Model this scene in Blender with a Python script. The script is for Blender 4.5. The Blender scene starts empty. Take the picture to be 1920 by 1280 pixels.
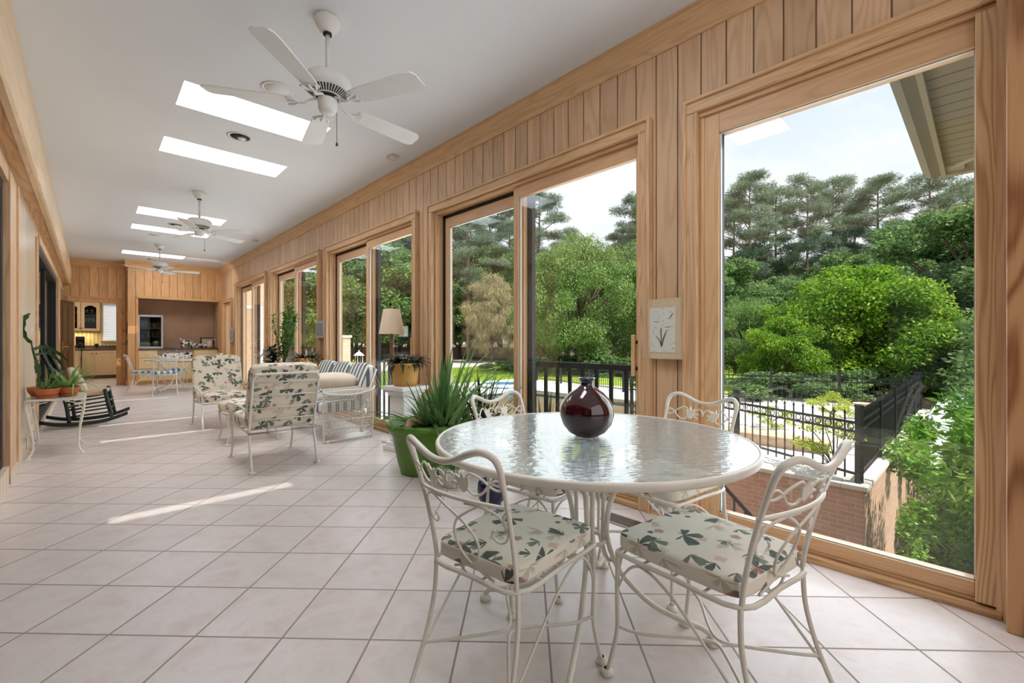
import bpy, math, random
import numpy as np
from mathutils import Vector, Matrix
C = bpy.context.scene.collection
PI = math.pi
R = math.radians
random.seed(4)

# ------------------------------------------------------------------ mesh building
class MB:
    def __init__(s): s.v = []; s.f = []; s.sm = []
    def add(s, vs, fs, smooth=False, M=None):
        b = len(s.v)
        if M is not None: vs = [M @ Vector(p) for p in vs]
        s.v += [tuple(p) for p in vs]
        for f in fs: s.f.append(tuple(i + b for i in f)); s.sm.append(smooth)
        return s
    def box(s, x0, x1, y0, y1, z0, z1, M=None):
        vs = [(x0,y0,z0),(x1,y0,z0),(x1,y1,z0),(x0,y1,z0),(x0,y0,z1),(x1,y0,z1),(x1,y1,z1),(x0,y1,z1)]
        return s.add(vs, [(0,3,2,1),(4,5,6,7),(0,1,5,4),(1,2,6,5),(2,3,7,6),(3,0,4,7)], False, M)
    def tube(s, pts, r, n=8, closed=False, M=None, flat=None):
        pts = [Vector(p) for p in pts]; k = len(pts)
        rs = list(r) if hasattr(r, '__len__') else [r]*k
        vs = []; fs = []
        prev = None
        for i, p in enumerate(pts):
            if closed: t = pts[(i+1) % k] - pts[i-1]
            else: t = pts[min(i+1, k-1)] - pts[max(i-1, 0)]
            if t.length < 1e-9: t = Vector((0,0,1))
            t.normalize()
            if prev is None:
                a = Vector((0,0,1)) if abs(t.z) < .9 else Vector((1,0,0))
                u = t.cross(a).normalized()
            else:
                u = prev - t*prev.dot(t)
                u = u.normalized() if u.length > 1e-6 else t.orthogonal().normalized()
            prev = u; w = t.cross(u)
            for j in range(n):
                an = 2*PI*j/n
                vs.append(p + (u*math.cos(an) + w*math.sin(an))*rs[i])
        m = k if closed else k-1
        for i in range(m):
            i2 = (i+1) % k
            for j in range(n):
                j2 = (j+1) % n
                fs.append((i*n+j, i*n+j2, i2*n+j2, i2*n+j))
        if not closed:
            fs.append(tuple(range(n-1, -1, -1))); fs.append(tuple((k-1)*n+j for j in range(n)))
        return s.add(vs, fs, True, M)
    def lathe(s, prof, n=24, c=(0,0,0), M=None, smooth=True):
        vs = []; fs = []
        for r, z in prof:
            for j in range(n):
                a = 2*PI*j/n
                vs.append((c[0]+r*math.cos(a), c[1]+r*math.sin(a), c[2]+z))
        for i in range(len(prof)-1):
            for j in range(n):
                j2 = (j+1) % n
                fs.append((i*n+j, i*n+j2, (i+1)*n+j2, (i+1)*n+j))
        s.add(vs, fs, smooth, M)
        return s
    def prism(s, poly, a0, a1, axis='Y', M=None):
        # poly of 2D points in the plane perpendicular to axis
        def P(p, t):
            return {'Y': (p[0], t, p[1]), 'X': (t, p[0], p[1]), 'Z': (p[0], p[1], t)}[axis]
        k = len(poly)
        vs = [P(p, a0) for p in poly] + [P(p, a1) for p in poly]
        fs = [(i, (i+1) % k, (i+1) % k + k, i+k) for i in range(k)]
        fs += [tuple(range(k-1, -1, -1)), tuple(range(k, 2*k))]
        return s.add(vs, fs, False, M)
    def cushion(s, sx, sy, sz, c=(0,0,0), p=6, n=12, crown=.0, taper=0, M=None):
        # rounded slab: subdivided cube pushed onto a superellipsoid
        vs = []; fs = []
        for ax in range(3):
            for sg in (-1, 1):
                b = len(vs)
                for i in range(n+1):
                    for j in range(n+1):
                        a = -1 + 2*i/n; d = -1 + 2*j/n
                        q = [0,0,0]; q[ax] = sg; q[(ax+1)%3] = a; q[(ax+2)%3] = d*sg
                        nrm = sum(abs(t)**p for t in q)**(1/p)
                        q = [t/nrm for t in q]
                        zz = q[2]*sz*(1 + crown*(1-q[0]**2)*(1-q[1]**2))
                        xx = q[0]*sx*(1 + taper*q[1])
                        vs.append((c[0]+xx, c[1]+q[1]*sy, c[2]+zz))
                for i in range(n):
                    for j in range(n):
                        k = b + i*(n+1) + j
                        fs.append((k, k+n+1, k+n+2, k+1))
        return s.add(vs, fs, True, M)
    def ball(s, c, rx, ry=None, rz=None, n=10, m=8, M=None):
        ry = ry or rx; rz = rz or rx
        vs = []; fs = []
        for i in range(m+1):
            t = PI*i/m
            for j in range(n):
                a = 2*PI*j/n
                vs.append((c[0]+rx*math.sin(t)*math.cos(a), c[1]+ry*math.sin(t)*math.sin(a), c[2]-rz*math.cos(t)))
        for i in range(m):
            for j in range(n):
                j2 = (j+1) % n
                fs.append((i*n+j, i*n+j2, (i+1)*n+j2, (i+1)*n+j))
        return s.add(vs, fs, True, M)
    def blade(s, base, az, length, w, rise, droop, fold=.35, seg=7, twist=0):
        # one long leaf: grows from base, heading az, rises then droops, V-folded
        vs = []; fs = []
        d = Vector((math.cos(az), math.sin(az), 0)); side = Vector((-math.sin(az), math.cos(az), 0))
        p = Vector(base); el = rise
        st = length/seg
        for i in range(seg+1):
            t = i/seg
            ww = w*(1-t)**.75*(1 if t > .08 else .75)
            nrm = Vector((0,0,1))*math.cos(el) - d*math.sin(el)
            vs += [p + side*ww + nrm*ww*fold, p, p - side*ww + nrm*ww*fold]
            p = p + (d*math.cos(el) + Vector((0,0,1))*math.sin(el))*st
            el -= droop/seg
        for i in range(seg):
            k = 3*i
            fs += [(k, k+3, k+4, k+1), (k+1, k+4, k+5, k+2)]
        return s.add(vs, fs, True)
    def mesh(s, name, mat, uv=True):
        me = bpy.data.meshes.new(name)
        me.from_pydata(s.v, [], s.f)
        me.polygons.foreach_set('use_smooth', s.sm)
        if uv and len(s.f):
            nl = len(me.loops)
            li = np.empty(nl, np.int32); me.loops.foreach_get('vertex_index', li)
            co = np.array(s.v, np.float32)[li]
            nf = len(me.polygons)
            nr = np.empty(nf*3, np.float32); me.polygons.foreach_get('normal', nr); nr = np.abs(nr.reshape(-1,3))
            lt = np.empty(nf, np.int32); me.polygons.foreach_get('loop_total', lt)
            ax = np.repeat(nr.argmax(1), lt)
            U = np.where(ax == 0, co[:,1], co[:,0]); V = np.where(ax == 2, co[:,1], co[:,2])
            U = U + ax*.37
            lay = me.uv_layers.new(name='UVMap')
            lay.data.foreach_set('uv', np.stack([U, V], 1).ravel())
        if mat is not None: me.materials.append(mat)
        me.update()
        return me
    def build(s, name, mat, parent=None, uv=True, bevel=0, loc=None, seg=2):
        o = bpy.data.objects.new(name, s.mesh(name, mat, uv)); C.objects.link(o)
        if parent is not None: o.parent = parent
        if loc is not None: o.location = loc
        if bevel:
            m = o.modifiers.new('bevel', 'BEVEL'); m.width = bevel; m.segments = seg; m.limit_method = 'ANGLE'; m.angle_limit = R(40)
            m.harden_normals = False
        return o

def spl(pts, k=6, closed=False):
    pts = [Vector(p) for p in pts]; n = len(pts); out = []
    rng = n if closed else n-1
    for i in range(rng):
        if closed: p0, p1, p2, p3 = pts[i-1], pts[i], pts[(i+1) % n], pts[(i+2) % n]
        else: p0, p1, p2, p3 = pts[max(i-1,0)], pts[i], pts[i+1], pts[min(i+2,n-1)]
        for j in range(k):
            t = j/k
            out.append(.5*((2*p1) + (p2-p0)*t + (2*p0-5*p1+4*p2-p3)*t*t + (3*p1-p0-3*p2+p3)*t**3))
    if not closed: out.append(pts[-1])
    return out

def tag(o, label=None, cat=None, group=None, kind=None):
    if label: o['label'] = label
    if cat: o['category'] = cat
    if group: o['group'] = group
    if kind: o['kind'] = kind
    return o
def thing(name, label, cat, loc=(0,0,0), rz=0, group=None):
    o = bpy.data.objects.new(name, None); C.objects.link(o)
    o.empty_display_size = .1
    o.location = loc; o.rotation_euler = (0,0,rz)
    return tag(o, label, cat, group)
def struct(name, mb, mat, parent=None, **k):
    o = mb.build(name, mat, parent, **k)
    if parent is None: o['kind'] = 'structure'
    return o
def sroot(name):
    o = bpy.data.objects.new(name, None); C.objects.link(o); o['kind'] = 'structure'; return o
KIDS = {}
def dup(root, loc, rz, label=None, group=None, sc=None):
    r = root.copy(); C.objects.link(r); r.location = loc; r.rotation_euler = (0,0,rz)
    if label: r['label'] = label
    if group: r['group'] = group
    if sc: r.scale = sc
    for ch in [o for o in root.children]:
        c = ch.copy(); C.objects.link(c); c.parent = r
        for g in ch.children:
            d = g.copy(); C.objects.link(d); d.parent = c
    return r

# ------------------------------------------------------------------ materials
class G:
    def __init__(s, name):
        s.mat = bpy.data.materials.new(name); s.mat.use_nodes = True
        s.t = s.mat.node_tree; s.t.nodes.clear()
        s.out = s.t.nodes.new('ShaderNodeOutputMaterial')
    def n(s, typ, ins=None, **props):
        nd = s.t.nodes.new('ShaderNode' + typ)
        for k, v in props.items(): setattr(nd, k, v)
        for k, v in (ins or {}).items():
            sk = nd.inputs[k]
            if isinstance(v, bpy.types.NodeSocket): s.t.links.new(v, sk)
            elif isinstance(v, bpy.types.Node): s.t.links.new(v.outputs[0], sk)
            else:
                if hasattr(sk.default_value, '__len__') and hasattr(v, '__len__') and len(v) == 3 and len(sk.default_value) == 4: v = (*v, 1)
                sk.default_value = v
        return nd
    def m(s, op, a, b=0., c=0., clamp=False):
        nd = s.n('Math', {0: a, 1: b, 2: c}, operation=op); nd.use_clamp = clamp
        return nd.outputs[0]
    def mix(s, f, a, b, blend='MIX'):
        nd = s.t.nodes.new('ShaderNodeMix'); nd.data_type = 'RGBA'; nd.blend_type = blend
        for k, v in ((0, f), (6, a), (7, b)):
            sk = nd.inputs[k]
            if isinstance(v, bpy.types.NodeSocket): s.t.links.new(v, sk)
            else: sk.default_value = (*v, 1) if hasattr(v, '__len__') and len(v) == 3 else v
        return nd.outputs[2]
    def obj(s):
        return s.n('TexCoord').outputs['Object']
    def uv(s):
        return s.n('TexCoord').outputs['UV']
    def xyz(s, v):
        o = s.n('SeparateXYZ', {0: v}).outputs; return o[0], o[1], o[2]
    def vec(s, x=0., y=0., z=0.):
        return s.n('CombineXYZ', {0: x, 1: y, 2: z}).outputs[0]
    def noise(s, v, scale, detail=3, rough=.5, dist=0., dim='3D'):
        return s.n('TexNoise', {'Vector': v, 'Scale': scale, 'Detail': detail, 'Roughness': rough, 'Distortion': dist}, noise_dimensions=dim).outputs[0]
    def ramp(s, f, stops):
        nd = s.n('ValToRGB', {0: f}); cr = nd.color_ramp
        while len(cr.elements) < len(stops): cr.elements.new(.5)
        for e, (p, c) in zip(cr.elements, stops): e.position = p; e.color = (*c, 1)
        return nd.outputs[0]
    def step(s, v, a, b):
        return s.n('MapRange', {0: v, 1: a, 2: b, 3: 0., 4: 1.}).outputs[0]
    def bump(s, h, st=.3, d=.01):
        return s.n('Bump', {'Height': h, 'Strength': st, 'Distance': d}).outputs[0]
    def bsdf(s, **k):
        ins = {}
        mp = dict(color='Base Color', rough='Roughness', metal='Metallic', normal='Normal', spec='Specular IOR Level', sheen='Sheen Weight',
                  trans='Transmission Weight', emit='Emission Color', emits='Emission Strength', coat='Coat Weight', ior='IOR', alpha='Alpha', sub='Subsurface Weight')
        for a, v in k.items(): ins[mp[a]] = v
        return s.n('BsdfPrincipled', ins).outputs[0]
    def done(s, sh):
        s.t.links.new(sh, s.out.inputs[0]); return s.mat

def lin(r, g, b):
    f = lambda c: (c/255/12.92) if c/255 <= .04045 else ((c/255+.055)/1.055)**2.4
    return (f(r), f(g), f(b))

def plain(name, col, rough=.5, metal=0., var=.06, scale=8, bump=0., bscale=60, spec=.5):
    g = G(name); v = g.obj()
    n = g.noise(v, scale, 4)
    f = g.n('MapRange', {0: n, 1: .3, 2: .7, 3: 1-var, 4: 1+var}).outputs[0]
    c = g.mix(1., col, g.vec(f, f, f), 'MULTIPLY')
    k = dict(color=c, rough=rough, metal=metal, spec=spec)
    if bump: k['normal'] = g.bump(g.noise(v, bscale, 3), bump, .005)
    return g.done(g.bsdf(**k))

def wood(name, base, dark, grain='Z', board=None, w=.18, rough=.42, ring=34., contrast=.55, knots=0., groove=.9, tint=.14, wide=5.):
    """Pine: contour-line grain stretched along one axis, optional board joints across another."""
    g = G(name); x, y, z = g.xyz(g.obj())
    ax = dict(X=x, Y=y, Z=z)
    gc = ax[grain]
    oth = [k for k in 'XYZ' if k != grain]
    if board: a = ax[board]; b = ax[[k for k in oth if k != board][0]]
    else: a, b = ax[oth[0]], ax[oth[1]]
    h = 0.; rnd = None
    if board:
        idx = g.m('FLOOR', g.m('DIVIDE', a, w))
        rnd = g.n('TexWhiteNoise', {'W': idx}, noise_dimensions='1D').outputs[0]
        a2 = g.m('ADD', a, g.m('MULTIPLY', rnd, 37.)); g2 = g.m('ADD', gc, g.m('MULTIPLY', rnd, 19.))
    else: a2, g2 = a, gc
    v = g.vec(g.m('MULTIPLY', a2, wide), g.m('MULTIPLY', b, wide), g.m('MULTIPLY', g2, .55))
    n1 = g.noise(v, 1., 2, .45, .25)
    ringv = g.m('SINE', g.m('MULTIPLY', n1, ring*2.2))
    ringv = g.m('POWER', g.m('MULTIPLY_ADD', ringv, .5, .5), 2.2)
    fine = g.noise(g.vec(g.m('MULTIPLY', a2, 170.), g.m('MULTIPLY', b, 170.), g.m('MULTIPLY', g2, 4.)), 1., 2)
    blotch = g.noise(g.vec(g.m('MULTIPLY', a2, 3.), b, g.m('MULTIPLY', g2, .8)), 1.3, 3)
    f = g.m('ADD', g.m('MULTIPLY', ringv, contrast), g.m('MULTIPLY', g.m('SUBTRACT', fine, .5), .5), clamp=True)
    col = g.mix(f, base, dark)
    tv = g.m('ADD', 1.-tint*.5, g.m('MULTIPLY', blotch, tint))
    if rnd is not None: tv = g.m('MULTIPLY', tv, g.m('ADD', 1.-tint*.7, g.m('MULTIPLY', rnd, tint*1.4)))
    col = g.mix(1., col, g.vec(tv, tv, tv), 'MULTIPLY')
    if knots:
        vo = g.n('TexVoronoi', {'Vector': g.vec(g.m('MULTIPLY', a2, 5.), g.m('MULTIPLY', b, 5.), g.m('MULTIPLY', g2, 2.)), 'Scale': 1.})
        k = g.m('MULTIPLY', g.step(vo.outputs['Distance'], .16, .07), g.step(g.xyz(vo.outputs['Color'])[0], 1-knots, 1-knots+.02))
        col = g.mix(g.m('MULTIPLY', k, .75), col, lin(84, 48, 22))
    nrm = None
    if board:
        fr = g.m('FRACT', g.m('DIVIDE', a, w))
        e = g.m('MULTIPLY', g.m('MINIMUM', fr, g.m('SUBTRACT', 1., fr)), w)
        gr = g.step(e, .005, .0018)
        col = g.mix(g.m('MULTIPLY', gr, groove), col, lin(70, 42, 22))
        hgt = g.step(e, 0., .007)
        nrm = g.bump(hgt, .6, .006)
    k = dict(color=col, rough=rough, spec=.4)
    if nrm is not None: k['normal'] = nrm
    return g.done(g.bsdf(**k))

PB, PD = lin(208, 171, 130), lin(166, 118, 74)
M = {}
M['board_r'] = wood('pine_boards_right', lin(219,184,148), lin(182,140,102), 'Z', 'Y', .148, contrast=.42, tint=.16)
M['board_l'] = wood('pine_boards_left', lin(232,214,188), lin(208,180,146), 'Z', 'Y', .15, rough=.28, contrast=.35, tint=.1, groove=.6)
M['board_f'] = wood('pine_boards_far', lin(216,168,116), lin(182,128,78), 'Z', 'X', .17, contrast=.4, knots=.2, tint=.18)
M['trim_z'] = wood('pine_trim_upright', lin(219,183,144), lin(182,137,96), 'Z', contrast=.55, wide=9)
M['trim_y'] = wood('pine_trim_long', lin(220,182,138), lin(186,140,94), 'Y', contrast=.45, wide=9)
M['trim_x'] = wood('pine_trim_cross', lin(214,170,120), lin(184,134,84), 'X', contrast=.45, wide=9)
M['sash_z'] = wood('sash_wood_upright', lin(222,184,140), lin(192,146,100), 'Z', contrast=.4, wide=8)
M['sash_y'] = wood('sash_wood_long', lin(218,178,136), lin(188,142,98), 'Y', contrast=.35, wide=8)
M['wavy'] = wood('wavy_grain_pine', lin(218,180,134), lin(168,120,76), 'Z', contrast=.75, wide=7, ring=60)
M['burl'] = wood('burl_grain_pine', lin(190,144,100), lin(128,78,42), 'Z', contrast=.85, wide=4, ring=26)
M['sill'] = wood('sill_wood', lin(204,164,120), lin(128,84,48), 'Y', contrast=.55, wide=9, rough=.5)
M['beam'] = wood('beam_wood', lin(232,202,162), lin(206,166,120), 'Y', contrast=.4, wide=6, rough=.28)
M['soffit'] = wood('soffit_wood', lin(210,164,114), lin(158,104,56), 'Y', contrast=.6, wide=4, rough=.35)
M['far_trim'] = wood('far_trim_wood', lin(212,160,104), lin(176,118,66), 'Z', contrast=.45, wide=8)
M['door_dark'] = wood('dark_door_wood', lin(76,32,18), lin(42,16,8), 'Z', contrast=.5, wide=6, rough=.3)
M['cab'] = wood('pale_cabinet_wood', lin(226,200,152), lin(206,174,120), 'Z', contrast=.35, wide=6)
M['cab2'] = wood('kitchen_cabinet_wood', lin(222,196,158), lin(204,172,132), 'Z', contrast=.3, wide=6)
M['ceiling'] = plain('ceiling_paint', lin(228,232,237), .9, var=.015, scale=1.5)
M['plaster'] = plain('white_shaft_paint', lin(236,236,234), .9, var=.01)
M['alcove'] = plain('brown_alcove_paint', lin(190,156,128), .7, var=.1, scale=2.5)
M['white_metal'] = plain('white_enamel', lin(226,222,212), .35, var=.03, spec=.5)
M['cream_metal'] = plain('cream_enamel', lin(222,218,206), .38, var=.05, scale=20)
M['white'] = plain('white_paint', lin(232,232,230), .4, var=.02)
M['white_gloss'] = plain('white_gloss_plastic', lin(235,235,233), .25, var=.01)
M['fan_blade'] = plain('fan_blade_white', lin(228,228,226), .45, var=.02, bump=.1, bscale=200)
M['black_metal'] = plain('black_metal', lin(34,34,36), .4, var=.1)
M['black'] = plain('matte_black', lin(18,18,20), .6, var=.1)
M['dark_glass'] = plain('dark_glass', lin(16,20,22), .06, var=.05)
M['steel'] = plain('brushed_steel', lin(176,176,178), .3, metal=.9)
M['brass'] = plain('brass', lin(196,160,84), .3, metal=.9)
M['bronze'] = plain('bronze', lin(96,70,44), .35, metal=.6)
M['lampwood'] = plain('lamp_column', lin(120,96,66), .35, var=.2)
M['green_pot'] = plain('green_plastic', lin(88,128,42), .38, var=.05, spec=.4)
M['soil'] = plain('potting_soil', lin(46,32,24), .95, var=.4, scale=60, bump=.8, bscale=80)
M['terracotta'] = plain('terracotta', lin(190,108,66), .7, var=.15, scale=14)
M['rocker'] = plain('dark_green_paint', lin(18,38,34), .32, var=.1)
M['pink_cloth'] = plain('pale_pink_cloth', lin(224,202,190), .95, var=.08, bump=.2, bscale=300)
M['cream_cloth'] = plain('cream_cloth', lin(226,214,194), .95, var=.05, bump=.25, bscale=60)
M['rock'] = plain('pale_stone', lin(200,190,176), .8, var=.15, scale=20, bump=.4, bscale=40)
M['blue_glaze'] = plain('blue_glaze', lin(22,28,66), .15, var=.2)
M['grey_clay'] = plain('grey_clay', lin(150,146,140), .5, var=.1)
M['concrete'] = plain('pale_concrete', lin(232,226,216), .85, var=.08, scale=1.2, bump=.2, bscale=80)
M['court'] = plain('court_concrete', lin(214,202,186), .9, var=.06, scale=.4)
M['stone_cap'] = plain('stone_cap', lin(226,218,202), .8, var=.08, scale=6)
M['fascia'] = plain('taupe_aluminium', lin(158,148,136), .45, var=.03)
M['moulding'] = plain('cream_moulding', lin(206,194,170), .5, var=.03)
M['bark'] = plain('bark', lin(104,86,70), .95, var=.3, scale=6, bump=.8, bscale=12)
M['grey_bark'] = plain('grey_pink_bark', lin(142,118,104), .95, var=.25, scale=5, bump=.6, bscale=12)
M['teal_fence'] = plain('teal_mesh_coating', lin(70,116,108), .6)
M['dirt'] = plain('dark_ground', lin(54,56,34), .95, var=.4, scale=1.5, bump=.5, bscale=8)
M['spa_blue'] = plain('blue_tile_band', lin(96,136,160), .25, var=.3, scale=14)
M['kit_wall'] = plain('kitchen_plaster', lin(236,212,160), .8, var=.04)
M['counter'] = plain('brown_granite', lin(96,72,58), .25, var=.4, scale=60)
M['seal'] = plain('silver_seal', lin(188,188,186), .4, metal=.4)
M['bread'] = plain('tan_stone', lin(206,176,146), .85, var=.14, scale=9, bump=.5, bscale=30)
M['cowblack'] = plain('black_ceramic', lin(20,20,22), .25)
M['ground_far'] = plain('forest_floor', lin(110,96,66), .95, var=.3, scale=.6)

def tile_mat():
    g = G('diagonal_floor_tile'); x, y, z = g.xyz(g.obj())
    s = .3355
    px = g.m('ADD', x, .183); py = g.m('SUBTRACT', y, 2.536)
    a = g.m('DIVIDE', g.m('ADD', px, py), 1.41421*s); b = g.m('DIVIDE', g.m('SUBTRACT', py, px), 1.41421*s)
    fa, fb = g.m('FRACT', a), g.m('FRACT', b)
    e = g.m('MINIMUM', g.m('MINIMUM', fa, g.m('SUBTRACT', 1., fa)), g.m('MINIMUM', fb, g.m('SUBTRACT', 1., fb)))
    gr = g.step(e, .0135, .0095)
    rn = g.n('TexWhiteNoise', {'Vector': g.vec(g.m('FLOOR', a), g.m('FLOOR', b), 0.)}, noise_dimensions='2D')
    off = g.n('VectorMath', {0: g.obj(), 1: rn.outputs['Color']}, operation='ADD').outputs[0]
    n1 = g.noise(off, 5., 5, .6, .4); n2 = g.noise(off, 22., 4, .65, 1.2)
    c = g.ramp(n1, [(.3, lin(205,193,187)), (.52, lin(217,208,204)), (.72, lin(208,189,183))])
    c = g.mix(g.m('MULTIPLY', g.step(n2, .6, .72), .35), c, lin(196,170,158))
    tv = g.m('ADD', .95, g.m('MULTIPLY', rn.outputs[0], .08))
    c = g.mix(1., c, g.vec(tv, tv, tv), 'MULTIPLY')
    c = g.mix(gr, c, lin(150,140,128))
    ro = g.m('ADD', .3, g.m('MULTIPLY', gr, .5))
    h = g.m('SUBTRACT', g.m('MULTIPLY', n2, .06), gr)
    return g.done(g.bsdf(color=c, rough=ro, spec=.45, normal=g.bump(h, .35, .003)))
M['tile'] = tile_mat()

def floral(name, base, dens=1., blue=True):
    g = G(name); uv = g.uv()
    wob = g.noise(uv, 40., 2)
    col = g.mix(g.m('MULTIPLY', g.noise(uv, 6., 4), .35), base, lin(196,184,160))
    def layer(col, scale, seed, Rr, petals, depth, thr, c1, c2, soft=.06, amt=1.):
        v = g.n('VectorMath', {0: uv, 1: (seed*.731, seed*.417, 0)}, operation='ADD').outputs[0]
        vo = g.n('TexVoronoi', {'Vector': v, 'Scale': scale, 'Randomness': .85}, voronoi_dimensions='2D')
        d = g.n('VectorMath', {0: v, 1: vo.outputs['Position']}, operation='SUBTRACT').outputs[0]
        x, y, z = g.xyz(d); cr, cg, cb = g.xyz(vo.outputs['Color'])
        r = g.m('SQRT', g.m('ADD', g.m('MULTIPLY', x, x), g.m('MULTIPLY', y, y)))
        th = g.m('ADD', g.m('ARCTAN2', y, x), g.m('MULTIPLY', cr, 6.283))
        if petals == 5 and depth > .5:
            tt = g.m('MULTIPLY', th, petals/6.28318); ff = g.m('FRACT', tt)
            lr = g.n('TexWhiteNoise', {'Vector': g.vec(g.m('FLOOR', tt), cb, cg)}, noise_dimensions='3D').outputs[0]
            pet = g.m('SUBTRACT', 1., g.m('MULTIPLY', g.m('ABSOLUTE', g.m('SUBTRACT', ff, .5)), 2.))
            rib = g.step(pet, .9, .97)
            pet = g.m('MULTIPLY', g.m('MINIMUM', 1., g.m('MULTIPLY', pet, 1.9)), g.m('ADD', .55, g.m('MULTIPLY', lr, .6)))
        else:
            pet = g.m('ABSOLUTE', g.m('COSINE', g.m('MULTIPLY', th, petals*.5))); rib = None
        rad = g.m('MULTIPLY', g.m('ADD', 1.-depth, g.m('MULTIPLY', pet, depth)), Rr) if rib is None else g.m('MULTIPLY', pet, Rr*1.2)
        rad = g.m('MULTIPLY', rad, g.m('ADD', .75, g.m('MULTIPLY', wob, .5)))
        if petals == 5 and depth > .5:   # leaf sprays only fan out over part of the turn
            rad = g.m('MULTIPLY', rad, g.step(g.m('COSINE', g.m('MULTIPLY', th, .5)), -.55, -.4))
        q = g.m('DIVIDE', r, g.m('MAXIMUM', rad, .0005))
        mask = g.m('MULTIPLY', g.step(q, 1., 1.-soft*2), g.step(cg, thr, thr+.01))
        shade = g.mix(g.m('ADD', g.m('MULTIPLY', q, .45), g.m('MULTIPLY', g.m('SUBTRACT', g.noise(uv, 45., 3), .25), 1.), clamp=True), c1, c2)
        if rib is not None: shade = g.mix(g.m('MULTIPLY', rib, .5), shade, c2); shade = g.mix(g.m('MULTIPLY', g.m('ABSOLUTE', g.m('SUBTRACT', lr, .5)), .6), shade, c1)
        return g.mix(g.m('MULTIPLY', mask, amt), col, shade)
    col = layer(col, 7.5, 1., .05, 5, .75, .35, lin(176,166,146), lin(206,196,176), .2, .75)
    col = layer(col, 8., 2., .024, 4, .35, .6, lin(214,176,168), lin(196,144,140), .2, .6)
    col = layer(col, 6.4, 3., .056, 5, .8, .12/dens, lin(26,40,36), lin(104,122,112), .05, .95)
    col = layer(col, 7., 5., .05, 5, .8, .25/dens, lin(58,74,64), lin(134,146,132), .05, .9)
    col = layer(col, 6.5, 7., .021, 5, .3, .68, lin(132,62,70), lin(206,156,152), .12, .75)
    if blue: col = layer(col, 11., 9., .013, 5, .45, .84, lin(34,40,92), lin(64,74,128), .1, .9)
    n = g.bump(g.noise(uv, 9., 3), .25, .02)
    return g.done(g.bsdf(color=col, rough=.85, spec=.2, sheen=.1, normal=n))
M['floral'] = floral('floral_chintz', lin(240,235,222), 1.2)
M['floral2'] = floral('floral_lounge_fabric', lin(232,222,204), 1.15, False)

def stripes(name, axis, w, c1, c2, off=0.):
    g = G(name); x, y, z = g.xyz(g.obj()); a = dict(X=x, Y=y, Z=z)[axis]; o = dict(X=y, Y=x, Z=y)[axis]
    nx, ny, nz = g.xyz(g.n('TexCoord').outputs['Normal']); end = g.m('GREATER_THAN', g.m('ABSOLUTE', dict(X=nx, Y=ny, Z=nz)[axis]), .72)
    a = g.m('ADD', g.m('MULTIPLY', a, g.m('SUBTRACT', 1., end)), g.m('MULTIPLY', o, end))
    f = g.m('FRACT', g.m('ADD', g.m('DIVIDE', a, w), off))
    k = g.step(g.m('ABSOLUTE', g.m('SUBTRACT', f, .5)), .26, .24)
    c = g.mix(k, c1, c2)
    return g.done(g.bsdf(color=c, rough=.9, spec=.2, normal=g.bump(g.noise(g.obj(), 14., 3), .3, .02)))
M['stripe_y'] = stripes('navy_white_stripe', 'Y', .09, lin(232,232,230), lin(108,114,120))
M['stripe_x'] = stripes('blue_white_stripe', 'X', .1, lin(230,234,238), lin(120,142,160))

def brick(name, ax, c1, c2, mortar, sc=1.):
    g = G(name); x, y, z = g.xyz(g.obj()); a = dict(X=x, Y=y)[ax]
    v = g.vec(a, z, 0.)
    nd = g.n('TexBrick', {'Vector': v, 'Color1': c1, 'Color2': c2, 'Mortar': mortar, 'Scale': 1., 'Mortar Size': .006*sc, 'Mortar Smooth': .3, 'Brick Width': .2*sc, 'Row Height': .067*sc, 'Bias': 0.})
    n = g.noise(g.vec(g.m('MULTIPLY', a, 4.), g.m('MULTIPLY', z, 14.), 0.), 1.5, 3)
    c = g.mix(g.m('MULTIPLY', n, .45), nd.outputs[0], lin(200,160,136))
    return g.done(g.bsdf(color=c, rough=.9, normal=g.bump(g.m('MULTIPLY', nd.outputs[1], -1.), .5, .006)))
M['brick_y'] = brick('red_brick', 'Y', lin(222,176,152), lin(202,154,132), lin(224,204,186))
M['brick_x'] = brick('tan_brick', 'X', lin(214,176,146), lin(196,156,128), lin(220,196,170))  # tan brick coursed along X
M['brick_far'] = brick('far_brick', 'Y', lin(238,200,172), lin(222,182,154), lin(240,220,200), 1.6)

def schlick(g, f0, k=1., normal=None):
    geo = g.n('NewGeometry')
    c = g.m('ABSOLUTE', g.n('VectorMath', {0: normal or geo.outputs['Normal'], 1: geo.outputs['Incoming']}, operation='DOT_PRODUCT').outputs['Value'])
    return g.m('MULTIPLY', g.m('ADD', f0, g.m('MULTIPLY', 1.-f0, g.m('POWER', g.m('SUBTRACT', 1., c, clamp=True), 5.))), k)
def glass(name, tint=(.97,.98,.975), f0=.085, k=.9, rough=0.):
    g = G(name)
    t = g.n('BsdfTransparent', {0: (*tint, 1)}).outputs[0]
    gl = g.n('BsdfGlossy', {'Color': (1,1,1,1), 'Roughness': rough}).outputs[0]
    return g.done(g.n('MixShader', {0: schlick(g, f0, k), 1: t, 2: gl}).outputs[0])
M['glass'] = glass('window_glass')
M['cab_glass'] = glass('cabinet_glass', (.55,.58,.56), .02, .5)  # tint darkened to put the dim cabinet insides into the glass
def skylight_mat():
    g = G('skylight_acrylic')
    t = g.n('BsdfTransparent', {0: (1,1,1,1)}).outputs[0]
    d = g.n('BsdfTranslucent', {0: (1,1,1,1)}).outputs[0]
    return g.done(g.n('MixShader', {0: .35, 1: t, 2: d}).outputs[0])
M['skylight'] = skylight_mat()
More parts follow.
